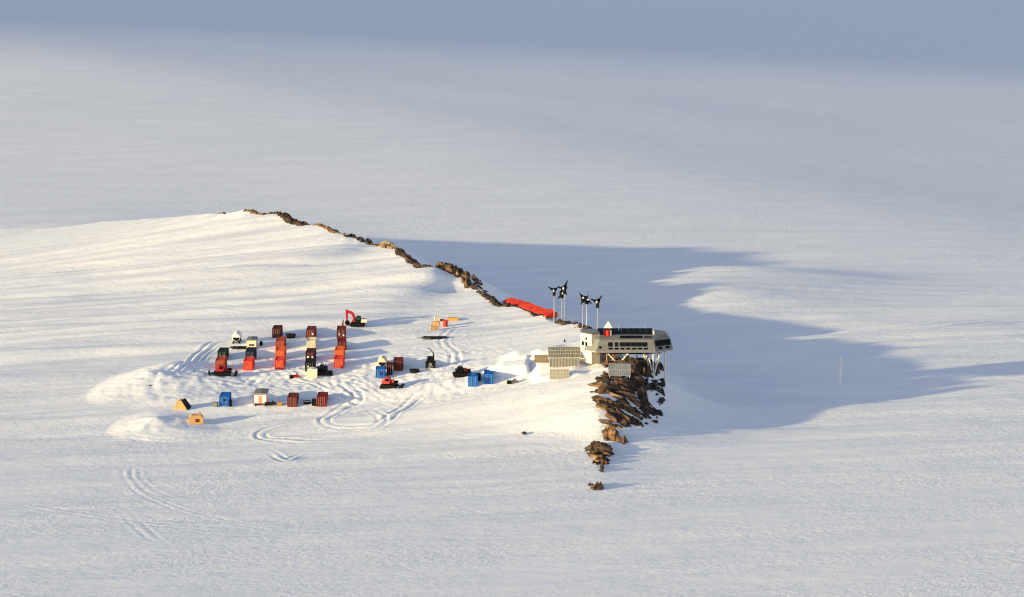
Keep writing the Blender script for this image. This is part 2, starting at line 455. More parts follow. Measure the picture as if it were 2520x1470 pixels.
# an unseen far massif, added and shaped so its shadow lies over the far ice
def build_shadow_mountain():
    sx, sy = -math.cos(SUN_AZ), -math.sin(SUN_AZ)
    px, py = math.sin(SUN_AZ) * -1, math.cos(SUN_AZ)
    # q runs across the light; the shadow must begin near q = Q0
    n = 170
    q = np.linspace(-1500, 11000, n); p = np.linspace(-3500, 3500, n)
    Q, Pm = np.meshgrid(q, p)
    prof = (np.clip(14000 * math.tan(SUN_EL) + 30 + .27 * Q, 150, 3500) + 90 * (fbm(Q / 500., Pm / 2500., 6, 3) - .5)) * sstep(-1500, -1100, Q) * sstep(11000, 8000, Q)
    Zm = prof * np.clip(1 - np.abs(Pm) / 3400, 0, 1) ** .9 + (fbm(Q / 400., Pm / 400., 8, 4) - .5) * 160 * sstep(3500, 2500, np.abs(Pm)) - 25
    X = MTN_Q0 * px + Q * px + (sx * (MTN_D + Pm)); Y = MTN_Q0 * py + Q * py + (sy * (MTN_D + Pm))
    mb = MB()
    vs = np.stack([X, Y, Zm], -1).reshape(-1, 3).tolist()
    fs = [(j * n + i, j * n + i + 1, (j + 1) * n + i + 1, (j + 1) * n + i) for j in range(n - 1) for i in range(n - 1)]
    mb.add(vs, fs)
    o = mb.build('shadow_mountain', 'granite', None, True); o['kind'] = 'structure'
MTN_H, MTN_Q0, MTN_D = 3500, 1690, 14000
build_shadow_mountain()

# ------------------------------------------------------------------ rock outcrops
def outcrop(label, poly=None, s_range=None, t_range=None, amp=1.6, bias=.35, cell=2.2, step=.3, seed=1, edge=2.0, ang=.5, stretch=2.2, name='rock_outcrop', tall=0., pts=None, m_='granite', slab=False):
    if poly is not None or pts is not None:
        pl = np.array([hit(*p)[:2] for p in poly]) if pts is None else np.array(pts)
        mn, mx = pl.min(0) - 1, pl.max(0) + 1
    else:
        i0, i1 = s_range
        seg = crest[int(i0):int(i1) + 2, :2]
        w = max(abs(t_range[0]), abs(t_range[1])) + 1
        mn, mx = seg.min(0) - w, seg.max(0) + w
    xs = np.arange(mn[0], mx[0], step); ys = np.arange(mn[1], mx[1], step * 1.2)
    X, Y = np.meshgrid(xs, ys)
    if poly is not None or pts is not None:
        d = seg_dist(X, Y, np.vstack([pl, pl[:1]]))
        ins = np.zeros(X.shape, bool)
        for k in range(len(pl)):
            a, b = pl[k], pl[(k + 1) % len(pl)]
            c = ((a[1] > Y) != (b[1] > Y)) & (X < (b[0] - a[0]) * (Y - a[1]) / (b[1] - a[1] + 1e-9) + a[0])
            ins ^= c
        d = np.where(ins, d, -d)
    else:
        _, t, s = ridge(X, Y, True)
        ds = np.minimum(s - s_range[0], s_range[1] - s) * 4.0
        dt = np.minimum(t - t_range[0], t_range[1] - t)
        d = np.minimum(ds, dt)
    m = sstep(-.8, edge, d + (fbm(X / 1.7, Y / 1.7, seed + 5, 2) - .5) * 2.4)
    ca, sa = math.cos(ang), math.sin(ang)
    u, v = X * ca + Y * sa, -X * sa + Y * ca
    f = facets(u / (cell * stretch), v / cell, seed) * .65 + facets(u / (cell * stretch * .4), v / (cell * .4), seed + 9) * .3
    f = f + facets(u / 1.3, v / .8, seed + 21) * .26 - .13
    if slab:                                          # long leaning slabs with deep joints
        v2 = v + (fbm(u / 5., v / 5., seed + 31, 2) - .5) * 2.
        f = facets(u / (cell * stretch), v2 / cell, seed) * .85 + facets(u / (cell * stretch * .5), v2 / (cell * .28), seed + 9) * .30 + facets(u / 2.4, v2 / .6, seed + 21) * .10 - .1
    f = np.clip(f, -.1, 1.15)
    big = fbm(X / 6., Y / 6., seed + 3, 2)
    Zr = (f - bias + (big - .5) * .9) * amp * m + tall * m * m - (1 - m) * .8
    Z = base_z(X, Y) + Zr
    keepv = Zr > -.45
    ny, nx = X.shape
    idx = np.arange(nx * ny).reshape(ny, nx)
    k = keepv[:-1, :-1] & keepv[:-1, 1:] & keepv[1:, 1:] & keepv[1:, :-1]
    q = np.stack([idx[:-1, :-1], idx[:-1, 1:], idx[1:, 1:], idx[1:, :-1]], -1)[k]
    used = np.unique(q); remap = np.full(nx * ny, -1); remap[used] = np.arange(len(used))
    mb = MB(); mb.v = np.stack([X, Y, Z], -1).reshape(-1, 3)[used].tolist(); mb.f = remap[q].tolist()
    if not mb.f: print('EMPTY OUTCROP', label); return
    me = bpy.data.meshes.new(name); me.from_pydata(mb.v, [], mb.f); me.materials.append(M[m_])
    o = bpy.data.objects.new(name, me); COL.objects.link(o)
    return tag(o, label, 'rock', 'granite outcrops along the ridge')

def build_rocks():
    CR = lambda i, f=0: CI(i) + f * SUB
    # along the crest, from the far peak down to the station
    K = dict(cell=1.5, stretch=2.6, ang=2.1, edge=.9)
    outcrop('tiny dark rock tip poking from the snow left of the ridge peak', s_range=(CR(4, -.05), CR(4, .08)), t_range=(-.8, 1.2), amp=0.68, seed=3, bias=0.19, **K)
    outcrop('brown flat rock cap along the peak of the ridge', s_range=(CR(5, -.2), CR(6, -.25)), t_range=(-1.1, 2.2), amp=0.85, seed=5, bias=0.19, **K)
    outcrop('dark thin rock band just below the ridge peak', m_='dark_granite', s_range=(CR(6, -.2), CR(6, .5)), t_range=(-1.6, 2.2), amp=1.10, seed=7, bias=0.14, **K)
    outcrop('long thin brown rock rib along the upper half of the far crest', s_range=(CR(6, .5), CR(7, .2)), t_range=(-1.0, 2.2), amp=0.94, seed=11, bias=0.17, **K)
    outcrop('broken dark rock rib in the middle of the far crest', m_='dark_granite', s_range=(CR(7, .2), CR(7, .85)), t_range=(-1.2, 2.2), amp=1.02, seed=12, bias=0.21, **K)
    outcrop('pale tan rock knob where the long far shadow begins', m_='tan_granite', s_range=(CR(8, -.2), CR(8, .2)), t_range=(-2.2, 2.2), amp=1.27, seed=13, bias=0.14, **K)
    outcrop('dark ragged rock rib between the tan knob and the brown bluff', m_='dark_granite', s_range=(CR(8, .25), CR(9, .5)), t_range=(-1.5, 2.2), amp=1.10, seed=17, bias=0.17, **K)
    outcrop('large brown and black rock bluff above the red shelter', s_range=(CR(9, .8), CR(11, .15)), t_range=(-3.4, 3), amp=2.0, seed=19, bias=.1, cell=2., stretch=2.6, ang=2.1, edge=1.5)
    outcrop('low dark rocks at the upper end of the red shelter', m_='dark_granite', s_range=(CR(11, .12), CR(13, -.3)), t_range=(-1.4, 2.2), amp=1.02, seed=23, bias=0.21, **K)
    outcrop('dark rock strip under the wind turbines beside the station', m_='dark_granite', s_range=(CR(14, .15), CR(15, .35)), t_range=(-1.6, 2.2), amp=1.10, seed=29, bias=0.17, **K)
    # the bare nose below the station
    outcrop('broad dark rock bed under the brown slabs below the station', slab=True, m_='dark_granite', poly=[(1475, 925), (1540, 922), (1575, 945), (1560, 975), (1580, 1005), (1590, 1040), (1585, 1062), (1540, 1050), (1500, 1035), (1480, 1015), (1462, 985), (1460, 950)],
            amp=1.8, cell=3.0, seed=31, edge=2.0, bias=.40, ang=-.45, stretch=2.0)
    outcrop('black shaded rock under the station hull between the legs', slab=True, m_='dark_granite', poly=[(1478, 900), (1545, 893), (1610, 897), (1632, 912), (1600, 930), (1545, 920), (1500, 912)], amp=2.0, cell=2.0, seed=37, edge=1.5, bias=.1, ang=-.3)  # the hull's shade is put into this rock's colour
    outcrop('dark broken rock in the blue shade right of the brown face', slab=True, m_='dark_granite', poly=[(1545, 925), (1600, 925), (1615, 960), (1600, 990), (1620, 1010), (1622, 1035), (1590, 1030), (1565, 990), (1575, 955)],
            amp=2.6, cell=2.4, seed=41, edge=1.2, bias=.46, ang=-.5, stretch=2.4)  # shade on this side is painted in with the darker rock
    outcrop('small golden rock shelf at the foot of the brown face', slab=True, poly=[(1478, 1050), (1510, 1060), (1548, 1090), (1538, 1100), (1505, 1088), (1480, 1068)], amp=2.2, cell=2.0, seed=43, edge=1.2, bias=.02, ang=-.4)
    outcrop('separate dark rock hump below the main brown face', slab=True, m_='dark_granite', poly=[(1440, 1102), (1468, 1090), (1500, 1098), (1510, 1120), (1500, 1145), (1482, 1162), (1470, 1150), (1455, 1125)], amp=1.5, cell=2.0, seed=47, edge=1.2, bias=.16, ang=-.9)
    outcrop('lone small brown rock lowest and nearest on the open snow', poly=[(1452, 1194), (1470, 1190), (1486, 1196), (1480, 1207), (1460, 1207)], amp=1.6, cell=1.2, seed=53, edge=.9, bias=-.1, step=.2)
build_rocks()

def boulder_mesh(seed):
    rnd = random.Random(seed)
    bm = bmesh.new(); bmesh.ops.create_icosphere(bm, subdivisions=2, radius=1)
    axes = [(Vector((rnd.gauss(0, 1), rnd.gauss(0, 1), rnd.gauss(0, 1))).normalized(), rnd.uniform(.25, .75)) for _ in range(11)]
    for v in bm.verts:
        for a, c in axes:
            d = v.co.dot(a)
            if d > c: v.co -= a * (d - c)
        v.co *= 1 + rnd.uniform(-.05, .05)
    me = bpy.data.meshes.new('boulder'); bm.to_mesh(me); bm.free()
    me.materials.append(M['boulder'])
    return me
def slab_mesh(seed):
    rnd = random.Random(seed + 50)
    bm = bmesh.new(); bmesh.ops.create_icosphere(bm, subdivisions=3, radius=1)
    planes = [(Vector((0, 0, 1)), .55), (Vector((rnd.uniform(-.2, .2), 1, .25)).normalized(), .6), (Vector((rnd.uniform(-.2, .2), -1, .1)).normalized(), .55)]
    planes += [(Vector((rnd.gauss(0, 1), rnd.gauss(0, .7), rnd.gauss(0, .7))).normalized(), rnd.uniform(.45, .8)) for _ in range(9)]
    for v in bm.verts:
        for a, c in planes:
            d = v.co.dot(a)
            if d > c: v.co -= a * (d - c)
        v.co *= 1 + rnd.uniform(-.03, .03)
    me = bpy.data.meshes.new('granite_rock'); bm.to_mesh(me); bm.free()
    me.materials.append(M['granite'])
    return me
def build_slabs():
    ms = [slab_mesh(i) for i in range(8)]
    rnd = random.Random(21)
    n = 0
    def put_slab(U, V, L, label, group, k=1.):
        nonlocal n
        p = hit(U, V)
        az = rnd.gauss(-.5, .14)
        dx, dy = math.cos(az), math.sin(az)
        slope = math.atan2(z_at(p[0] + dx * 2, p[1] + dy * 2) - z_at(p[0] - dx * 2, p[1] - dy * 2), 4)
        o = bpy.data.objects.new('granite_rock', ms[n % 8]); COL.objects.link(o); n += 1
        o.rotation_euler = Matrix.Rotation(az, 3, 'Z').to_4x4().to_euler()
        m = Matrix.Rotation(az, 3, 'Z') @ Matrix.Rotation(-slope * .75 + rnd.gauss(0, .06), 3, 'Y') @ Matrix.Rotation(rnd.gauss(.1, .3), 3, 'X')
        o.rotation_euler = m.to_euler()
        o.scale = (L * .62, L * rnd.uniform(.2, .3) * k, L * rnd.uniform(.2, .28) * k)
        o.location = (p[0], p[1], p[2] + o.scale[2] * .3)
        tag(o, label, 'rock', group)
    lab = 'brown granite slab in the broken rock face falling away below the station'
    grp = 'granite slabs of the rock face below the station'
    row = 0
    V = 938.
    while V < 1062:
        f = (V - 938) / 124
        u0, u1 = 1472 + 20 * f + 8 * math.sin(V * .21), 1548 + 28 * math.sin(f * 3.0)
        U = u0 + rnd.uniform(2, 14)
        while U < u1:
            L = rnd.uniform(2.6, 6.2) * (.75 + .25 * f)
            if rnd.random() > .16: put_slab(U, V + rnd.uniform(-4, 4), L, lab, grp)
            U += L * 9.7 * rnd.uniform(.55, .85)
        V += rnd.uniform(9, 13)
    for (U, V, L) in ((1470, 1110, 3.6), (1486, 1120, 3.4), (1462, 1126, 3.0), (1480, 1140, 3.2), (1492, 1106, 2.8)):
        put_slab(U, V, L, 'brown granite slab on the small separate hump nearest the open snow', 'granite slabs of the small hump', 1.1)
def build_boulders():
    ms = [boulder_mesh(i) for i in range(6)]
    rnd = random.Random(4)
    n = 0
    for k in range(400):
        U, V = rnd.uniform(1548, 1645), rnd.uniform(925, 1045)
        lim = 1640 - (V - 925) * .16
        if U > lim or U < 1556 + (V - 925) * .2: continue
        if fbm(np.array([U / 17.]), np.array([V / 17.]), 77, 2)[0] < .5: continue
        if n >= 110: break
        p = hit(U, V)
        o = bpy.data.objects.new('boulder', ms[n % 6]); COL.objects.link(o)
        r = .42 * math.exp(rnd.gauss(0, .45))
        o.scale = (r * rnd.uniform(1.2, 2.2), r * 1.2, r * 1.1); o.rotation_euler = (rnd.uniform(-.3, .3), rnd.uniform(-.3, .3), rnd.gauss(-.45, .6))
        o.location = (p[0], p[1], p[2] + r * .25)
        tag(o, 'dark boulder strewn on the blue shaded snow right of the brown rock face', 'boulder', 'dark boulders scattered in the shade below the station')
        n += 1
    for (U, V, r, lab) in ((1290, 1069, .7, 'small lone stone sticking out of the sunlit snow below the garage'), (1458, 966, .5, 'small dark stone on the bright snow left of the brown rock face'),
                           (552, 527, .5, 'tiny dark stone at the far left end of the crest'), (478, 915, .45, 'dark clod of ice lying right of the bigger snow heap'),
                           (370, 950, .45, 'dark clod of ice lying on the face of the bigger snow heap')):
        p = hit(U, V)
        o = bpy.data.objects.new('boulder', ms[n % 6]); COL.objects.link(o); n += 1
        o.scale = (r * 1.3, r, r * .8); o.location = (p[0], p[1], p[2] + r * .2)
        tag(o, lab, 'boulder')
build_boulders()
build_slabs()

# ------------------------------------------------------------------ containers
CG = 'shipping containers parked on the snow'
def ground(p, pts):
    return min(z_at(p[0] + a, p[1] + b) for a, b in pts)
def container(uv, m, label, rz=0., W=2.44, D=6.06, H=2.59, spots=(), door_m=None, group=CG, base=0.):
    p = hit(*uv)
    z = z_at(p[0], p[1]) - .03 + base
    t = thing('shipping_container', (p[0], p[1], z), rz, label, 'container', group)
    b = MB(); w = W / 2
    b.box(-w + .05, w - .05, .1, D - .04, .16, H - .09)
    n = 14
    for i in range(n):                                # corrugated sides
        y = .25 + (D - .5) * i / (n - 1)
        for s in (-1, 1):
            xa, xb = sorted((s * (w - .051), s * (w - .012)))
            b.box(xa, xb, y - .1, y + .1, .17, H - .13)
    for i in range(8):
        y = .5 + (D - 1) * i / 7
        b.box(-w + .12, w - .12, y - .13, y + .13, H - .091, H - .055)
    b.build('body', m, t)
    f = MB()
    for x in (-w, w - .14):
        for y in (0, D - .14): f.box(x, x + .14, y, y + .14, 0, H)
    for z0, z1 in ((.0, .16), (H - .13, H - .004)):
        for y in (.01, D - .13): f.box(-w + .14, w - .14, y, y + .12, z0, z1)
        for x in (-w + .01, w - .13): f.box(x, x + .12, .14, D - .14, z0, z1)
    f.build('corner_frame', m, t)
    for s in (-1, 1):
        d = MB(); xa, xb = sorted((s * .012, s * (w - .15)))
        d.box(xa, xb, .04, .098, .17, H - .14)
        for k in range(4):
            zz = .3 + (H - .6) * (k + .5) / 4
            d.box(xa + .12, xb - .12, .02, .041, zz - .19, zz + .19)
        do = d.build('door', door_m or m, t)
        r = MB()
        for x in (.3, .75): r.tube((s * x, .0, .2), (s * x, .0, H - .17), .025, n=6)
        r.build('lock_rod', 'steel', do)
    for (sx, sz, sw, sh, sm) in spots:
        q = MB(); q.box(sx - sw / 2, sx + sw / 2, -.035, -.028, sz - sh / 2, sz + sh / 2); q.build('placard', sm, t)
    return t
def face(ax):                                        # yaw that turns a front towards the sun a little
    return R(ax)
def build_containers():
    wsp = lambda x, z, w=.55, h=.45: (x, z, w, h, 'white_paint')
    C = container
    # first column
    C(A2(465, 748), 'dark_green_paint', 'dark green container behind the brick red one in the leftmost column', spots=(wsp(-.55, 1.3, .3, .25), wsp(.5, 1.3, .3, .25), wsp(.6, .45, .3, .25)))
    C(A2(438, 866), 'brick_paint', 'brick red container right behind the black and red tracked groomer', spots=((0, 1.25, .5, .6, 'orange_paint'),))
    # second column
    C(A2(832, 745), 'navy_paint', 'very dark blue container between the cream cabin and a bright red container', spots=((.3, 1.2, .35, .8, 'blue_paint'),))
    C(A2(805, 875), 'scarlet_paint', 'bright red container in front of the very dark blue container', spots=((.0, 1.0, .9, .35, 'orange_paint'), (-.6, 1.9, .4, .25, 'pink_red_paint')))
    # third column
    C(A2(1180, 445), 'maroon_paint', 'plain maroon container standing alone behind the orange column')
    C(A2(1226, 607), 'brick_paint', 'brown red container rearmost in the all orange and red column')
    C(A2(1224, 738), 'orange_paint', 'vivid orange container in the middle of the three container column')
    C(A2(1216, 866), 'scarlet_paint', 'light red container at the front of the orange column', spots=((0, 1.3, .5, .8, 'orange_paint'),))
    # fourth column
    C(A2(1627, 457), 'brown_red_paint', 'brown red container behind the cream container, with one white placard', spots=(wsp(.55, 1.35, .4, .5),))
    C(A2(1632, 610), 'cream_paint', 'plain cream container between a brown red and a maroon container')
    C(A2(1620, 758), 'maroon_paint', 'maroon container with two white placards behind the black container', spots=(wsp(-.55, 1.25, .5, .5), wsp(.62, 1.25, .4, .45)))
    C(A2(1614, 893), 'black_paint', 'black container with a small white placard behind the cream tank box', spots=(wsp(-.4, 1.5, .35, .35),))
    # fifth column
    C(A2(2028, 455), 'brown_red_paint', 'brown red container nearest to the excavator, two pale placards', spots=(wsp(-.5, 1.2, .3, .4), wsp(.65, .95, .4, .45)), rz=R(2))
    C(A2(2040, 615), 'dark_red_paint', 'dark red container skewed in the middle of the rightmost column', rz=R(4), spots=((.1, .6, .35, .35, 'orange_paint'),))
    C(A2(2000, 735), 'orange_paint', 'orange red container second from the front in the rightmost column', spots=(wsp(-.6, 1.2, .5, .2),))
    C(A2(1995, 850), 'scarlet_paint', 'bright red container at the front of the rightmost column', spots=((0, 1.1, .4, .5, 'orange_paint'),))
    # front row
    C(A2(492, 1348), 'blue_paint', 'blue container alone at the left of the front row', spots=((.1, 1.7, .6, .5, 'navy_paint'),))
    C(A2(1385, 1358), 'brown_red_paint', 'brown container in the front row between two loaded sledges')
    C(A2(1772, 1350), 'dark_red_paint', 'dark red container at the right end of the front row')
    # around the groomer by the garage
    C(A3(462, 880), 'brown_red_paint', 'brown red container between the fuel tank sledge and the black tub sledge', spots=((.25, 1.8, .3, .7, 'brick_paint'),))
    C(A3(352, 935), 'maroon_paint', 'narrow maroon container directly behind the red cabbed groomer', W=1.5, D=3.2, H=2.9)
    C(A3(232, 985), 'blue_paint', 'blue box container on a black sledge behind the red cabbed groomer', spots=((.3, 1.1, .8, 1.0, 'dark_blue_paint'),), H=2.3, D=4.2, base=.35)
    C(A3(1447, 1087), 'blue_paint', 'left one of the two blue containers near the garage', rz=R(-3), H=2.75, D=4.5)
    C(A3(1655, 1058), 'blue_paint', 'right one of the two blue containers near the garage, dark blue end', spots=((-.35, 1.0, 1.3, 1.5, 'dark_blue_paint'),), H=2.75, D=6)
build_containers()

# ------------------------------------------------------------------ cabins, tanks, sledges
def runner_pair(t, w, l, z=.0, h=.35):
    for s in (-1, 1):
        r = MB(); x = s * w
        r.prism([(x - .12, z), (x + .12, z), (x + .12, z + h), (x - .12, z + h)], -.4, l + .2)
        r.build('runner', 'rubber', t)
def put(name, uv, rz, label, cat, group=None, dz=-.03):
    p = hit(*uv)
    return thing(name, (p[0], p[1], z_at(p[0], p[1]) + dz), rz, label, cat, group)
def cabin(uv, label, W, D, H, wall, roof, rz=0, skid=.4, trim=None, door=None, windows=(), name='cabin_hut'):
    t = put(name, uv, rz, label, 'hut', 'cabins on skids')
    w = W / 2
    MB().box(-w, w, 0, D, skid, skid + H).build('wall', wall, t)
    MB().prism([(-w - .1, skid + H), (w + .1, skid + H), (w + .06, skid + H + .16), (0, skid + H + .3), (-w - .06, skid + H + .16)], -.12, D + .12).build('roof', roof, t)
    runner_pair(t, w * .75, D, 0, skid)
    if trim:
        f = MB()
        for x in (-w - .02, w - .1): f.box(x, x + .12, -.03, .09, skid, skid + H)
        f.box(-w + .1, w - .1, -.03, -.003, skid + H - .14, skid + H); f.box(-w + .1, w - .1, -.03, -.003, skid, skid + .16)
        f.build('trim', trim, t)
    if door:
        d = MB().box(-.42, .42, -.05, -.003, skid + .18, skid + 2.05).build('door', door, t)
        MB().box(.28, .36, -.09, -.051, skid + 1.05, skid + 1.15).build('handle', 'steel', d)
    for (x, z, a, b) in windows:
        f = MB().box(x - a / 2, x + a / 2, -.04, -.003, skid + z - b / 2, skid + z + b / 2).build('window', 'glass', t)
        MB().box(x - a / 2 - .06, x + a / 2 + .06, -.075, -.041, skid + z - b / 2 - .07, skid + z - b / 2).build('sill', 'steel', f)
    return t
def tank_sledge(uv, label, rz=0., r=1.15, L=4.5, m='white_paint', endm='black_paint', base='black_paint'):
    t = put('fuel_tank_sledge', uv, rz, label, 'tank sledge', 'fuel tanks on sledges')
    zc = r + .55
    tk = MB(); rings = []
    for y, k in ((0, .86), (.14, 1), (L - .14, 1), (L, .86)):
        rings.append([(r * k * math.cos(a), y, zc + r * k * math.sin(a)) for a in np.linspace(0, 2 * math.pi, 20, endpoint=False)])
    tk.loft(rings); tk.build('tank', m, t)
    e = MB(); rings = [[(r * .84 * math.cos(a), y, zc + r * .84 * math.sin(a)) for a in np.linspace(math.pi, 2 * math.pi, 12)] for y in (-.04, .02)]
    e.loft(rings); e.build('end_plate', endm, t)
    for y in (.5, L * .5, L - .5):
        MB().prism([(r + .07, zc), (r * .7 + .06, .3), (-r * .7 - .06, .3), (-r - .07, zc), (-r + .1, zc - r * .5), (0, zc - r - .03), (r - .1, zc - r * .5)], y - .08, y + .08).build('saddle', base, t)
    MB().tube((0, L * .4, zc + r - .02), (0, L * .4, zc + r + .2), .28, n=12).build('hatch', 'steel', t)
    runner_pair(t, r * .75, L, 0, .35)
    return t
def tub_sledge(uv, label, rz=0., L=3.6, W=2.0, H=.95, m='rubber'):
    t = put('tub_sledge', uv, rz, label, 'sledge', 'cargo sledges on the snow')
    def ring(k, z, kk=1.): return [(L / 2 * k * np.sign(math.cos(a)) * abs(math.cos(a)) ** .7, W / 2 * kk * k * np.sign(math.sin(a)) * abs(math.sin(a)) ** .7, z) for a in np.linspace(0, 2 * math.pi, 20, endpoint=False)]
    MB().loft([ring(.62, 0), ring(.85, .2), ring(.98, H * .7), ring(1, H), ring(.93, H), ring(.88, H * .7), ring(.7, .32)], (True, True)).build('tub', m, t)
    MB().loft([ring(1.03, H - .08), ring(1.03, H + .03), ring(.95, H + .03), ring(.95, H - .08)], (False, False)).build('rim', 'steel' if m != 'rubber' else 'black_paint', t)
    MB().tube((L / 2 - .3, 0, .3), (L / 2 + 1.1, 0, .2), .06).build('tow_bar', 'black_paint', t)
    return t
def flat_sledge(uv, label, rz=0., L=6.5, W=2.2, deckm='black_paint'):
    t = put('flat_sledge', uv, rz, label, 'sledge', 'cargo sledges on the snow')
    d = MB()
    for k in range(7):
        x = -L / 2 + L * (k + .5) / 7; d.box(x - L / 16, x + L / 16, -W / 2, W / 2, .42, .52)
    d.build('deck', deckm, t)
    for s in (-1, 1):
        r = MB(); y = s * W * .42
        prof = [(-L / 2 - .5, .55), (-L / 2 - .35, .3), (-L / 2, 0), (L / 2, 0), (L / 2 + .5, .35), (L / 2 + .35, .45), (L / 2, .2), (-L / 2, .2), (-L / 2 - .3, .6)]
        r.prism(prof, y - .14, y + .14); r.build('runner', 'rubber', t)
    c = MB()
    for k in range(4):
        x = -L / 2 + L * (k + .5) / 4; c.box(x - .1, x + .1, -W * .4, W * .4, .201, .419)
    c.build('cross_beam', 'black_paint', t)
    MB().tube((-L / 2, 0, .35), (-L / 2 - 1.6, 0, .15), .07).build('tow_bar', 'black_paint', t)
    return t
def drum(loc, rz, label, m='black_paint', r=.42, h=1.1, group='fuel drums on the snow', name='fuel_drum'):
    t = thing(name, loc, rz, label, 'drum', group)
    b = MB(); prof = [(0, .97), (.03, 1), (h * .33, 1), (h * .335, 1.05), (h * .36, 1.05), (h * .365, 1), (h * .66, 1), (h * .665, 1.05), (h * .69, 1.05), (h * .695, 1), (h - .03, 1), (h, .97)]
    b.loft([[(r * k * math.cos(a), r * k * math.sin(a), z) for a in np.linspace(0, 2 * math.pi, 14, endpoint=False)] for z, k in prof]); b.build('barrel', m, t)
    MB().tube((r * .5, 0, h), (r * .5, 0, h + .05), .07).build('bung', 'steel', t)
    return t
def crate(loc, rz, label, W, D, H, m='wood', group=None, name='crate'):
    t = thing(name, loc, rz, label, 'crate', group)
    MB().box(-W / 2, W / 2, -D / 2, D / 2, .1, H).build('box', m, t)
    f = MB()
    for x in (-W / 2, 0, W / 2):
        f.box(x - .05, x + .05, -D / 2 - .03, -D / 2 - .002, .1, H + .02)
    for z in (.16, H - .08): f.box(-W / 2 - .03, W / 2 + .03, -D / 2 - .05, -D / 2 - .029, z - .05, z + .05)
    f.build('batten', m, t)
    p = MB()
    for y in (-D / 2 + .12, 0, D / 2 - .12): p.box(-W / 2, W / 2, y - .05, y + .05, 0, .099)
    p.build('pallet_foot', 'wood', t)
    return t
def snow_scooter(uv, label, rz, body='red_trim_paint', group='snow scooters'):
    t = put('snow_scooter', uv, rz, label, 'snow scooter', group)
    MB().prism([(-.3, .25), (1.3, .25), (1.45, .45), (1.25, .75), (.5, .95), (.3, .7), (-.3, .62)], -.38, .38).build('cowl', body, t)
    MB().prism([(-1.4, .5), (.35, .5), (.3, .85), (-.2, .8), (-1.3, .92), (-1.45, .75)], -.24, .24).build('seat', 'rubber', t)
    MB().prism([(-1.5, .12), (-1.35, 0), (.4, 0), (.6, .2), (.4, .42), (-1.3, .42)], -.25, .25).build('track', 'rubber', t)
    MB().prism([(.55, .95), (.95, .82), (.6, 1.3), (.5, 1.3)], -.3, .3).build('windscreen', 'glass', t)
    for s in (-1, 1):
        MB().prism([(.5, .02), (1.5, .02), (1.75, .25), (1.68, .27), (1.45, .07), (.5, .07)], s * .5 - .08, s * .5 + .08).build('ski', 'black_paint', t)
        MB().tube((1.0, s * .5, .07), (.9, s * .3, .4), .04).build('ski_strut', 'steel', t)
    MB().tube((.45, -.4, 1.1), (.45, .4, 1.1), .03).build('handlebar', 'black_paint', t)
    return t

# ------------------------------------------------------------------ tracked vehicles
def track_pair(t, L, half, w, h, m='rubber'):
    for s in (-1, 1):
        y = s * half
        prof = [(-L / 2 + .25, 0), (L / 2 - .25, 0), (L / 2, h * .45), (L / 2 - .1, h * .85), (L / 2 - .4, h), (-L / 2 + .4, h), (-L / 2 + .1, h * .85), (-L / 2, h * .45)]
        tr = MB().prism(prof, y - w / 2, y + w / 2)
        n = int(L / .3)
        for k in range(n):
            x = -L / 2 + .3 + (L - .6) * k / max(n - 1, 1)
            tr.box(x - .05, x + .05, y - w / 2 - .02, y + w / 2 + .02, h + .001, h + .06)
        o = tr.build('track', m, t)
        wh = MB()
        for k in range(5):
            x = -L / 2 + .5 + (L - 1.) * k / 4
            wh.tube((x, y - w / 2 - .03, h * .45), (x, y + w / 2 + .03, h * .45), h * .34, n=12)
        wh.build('wheel', 'black_paint', o)
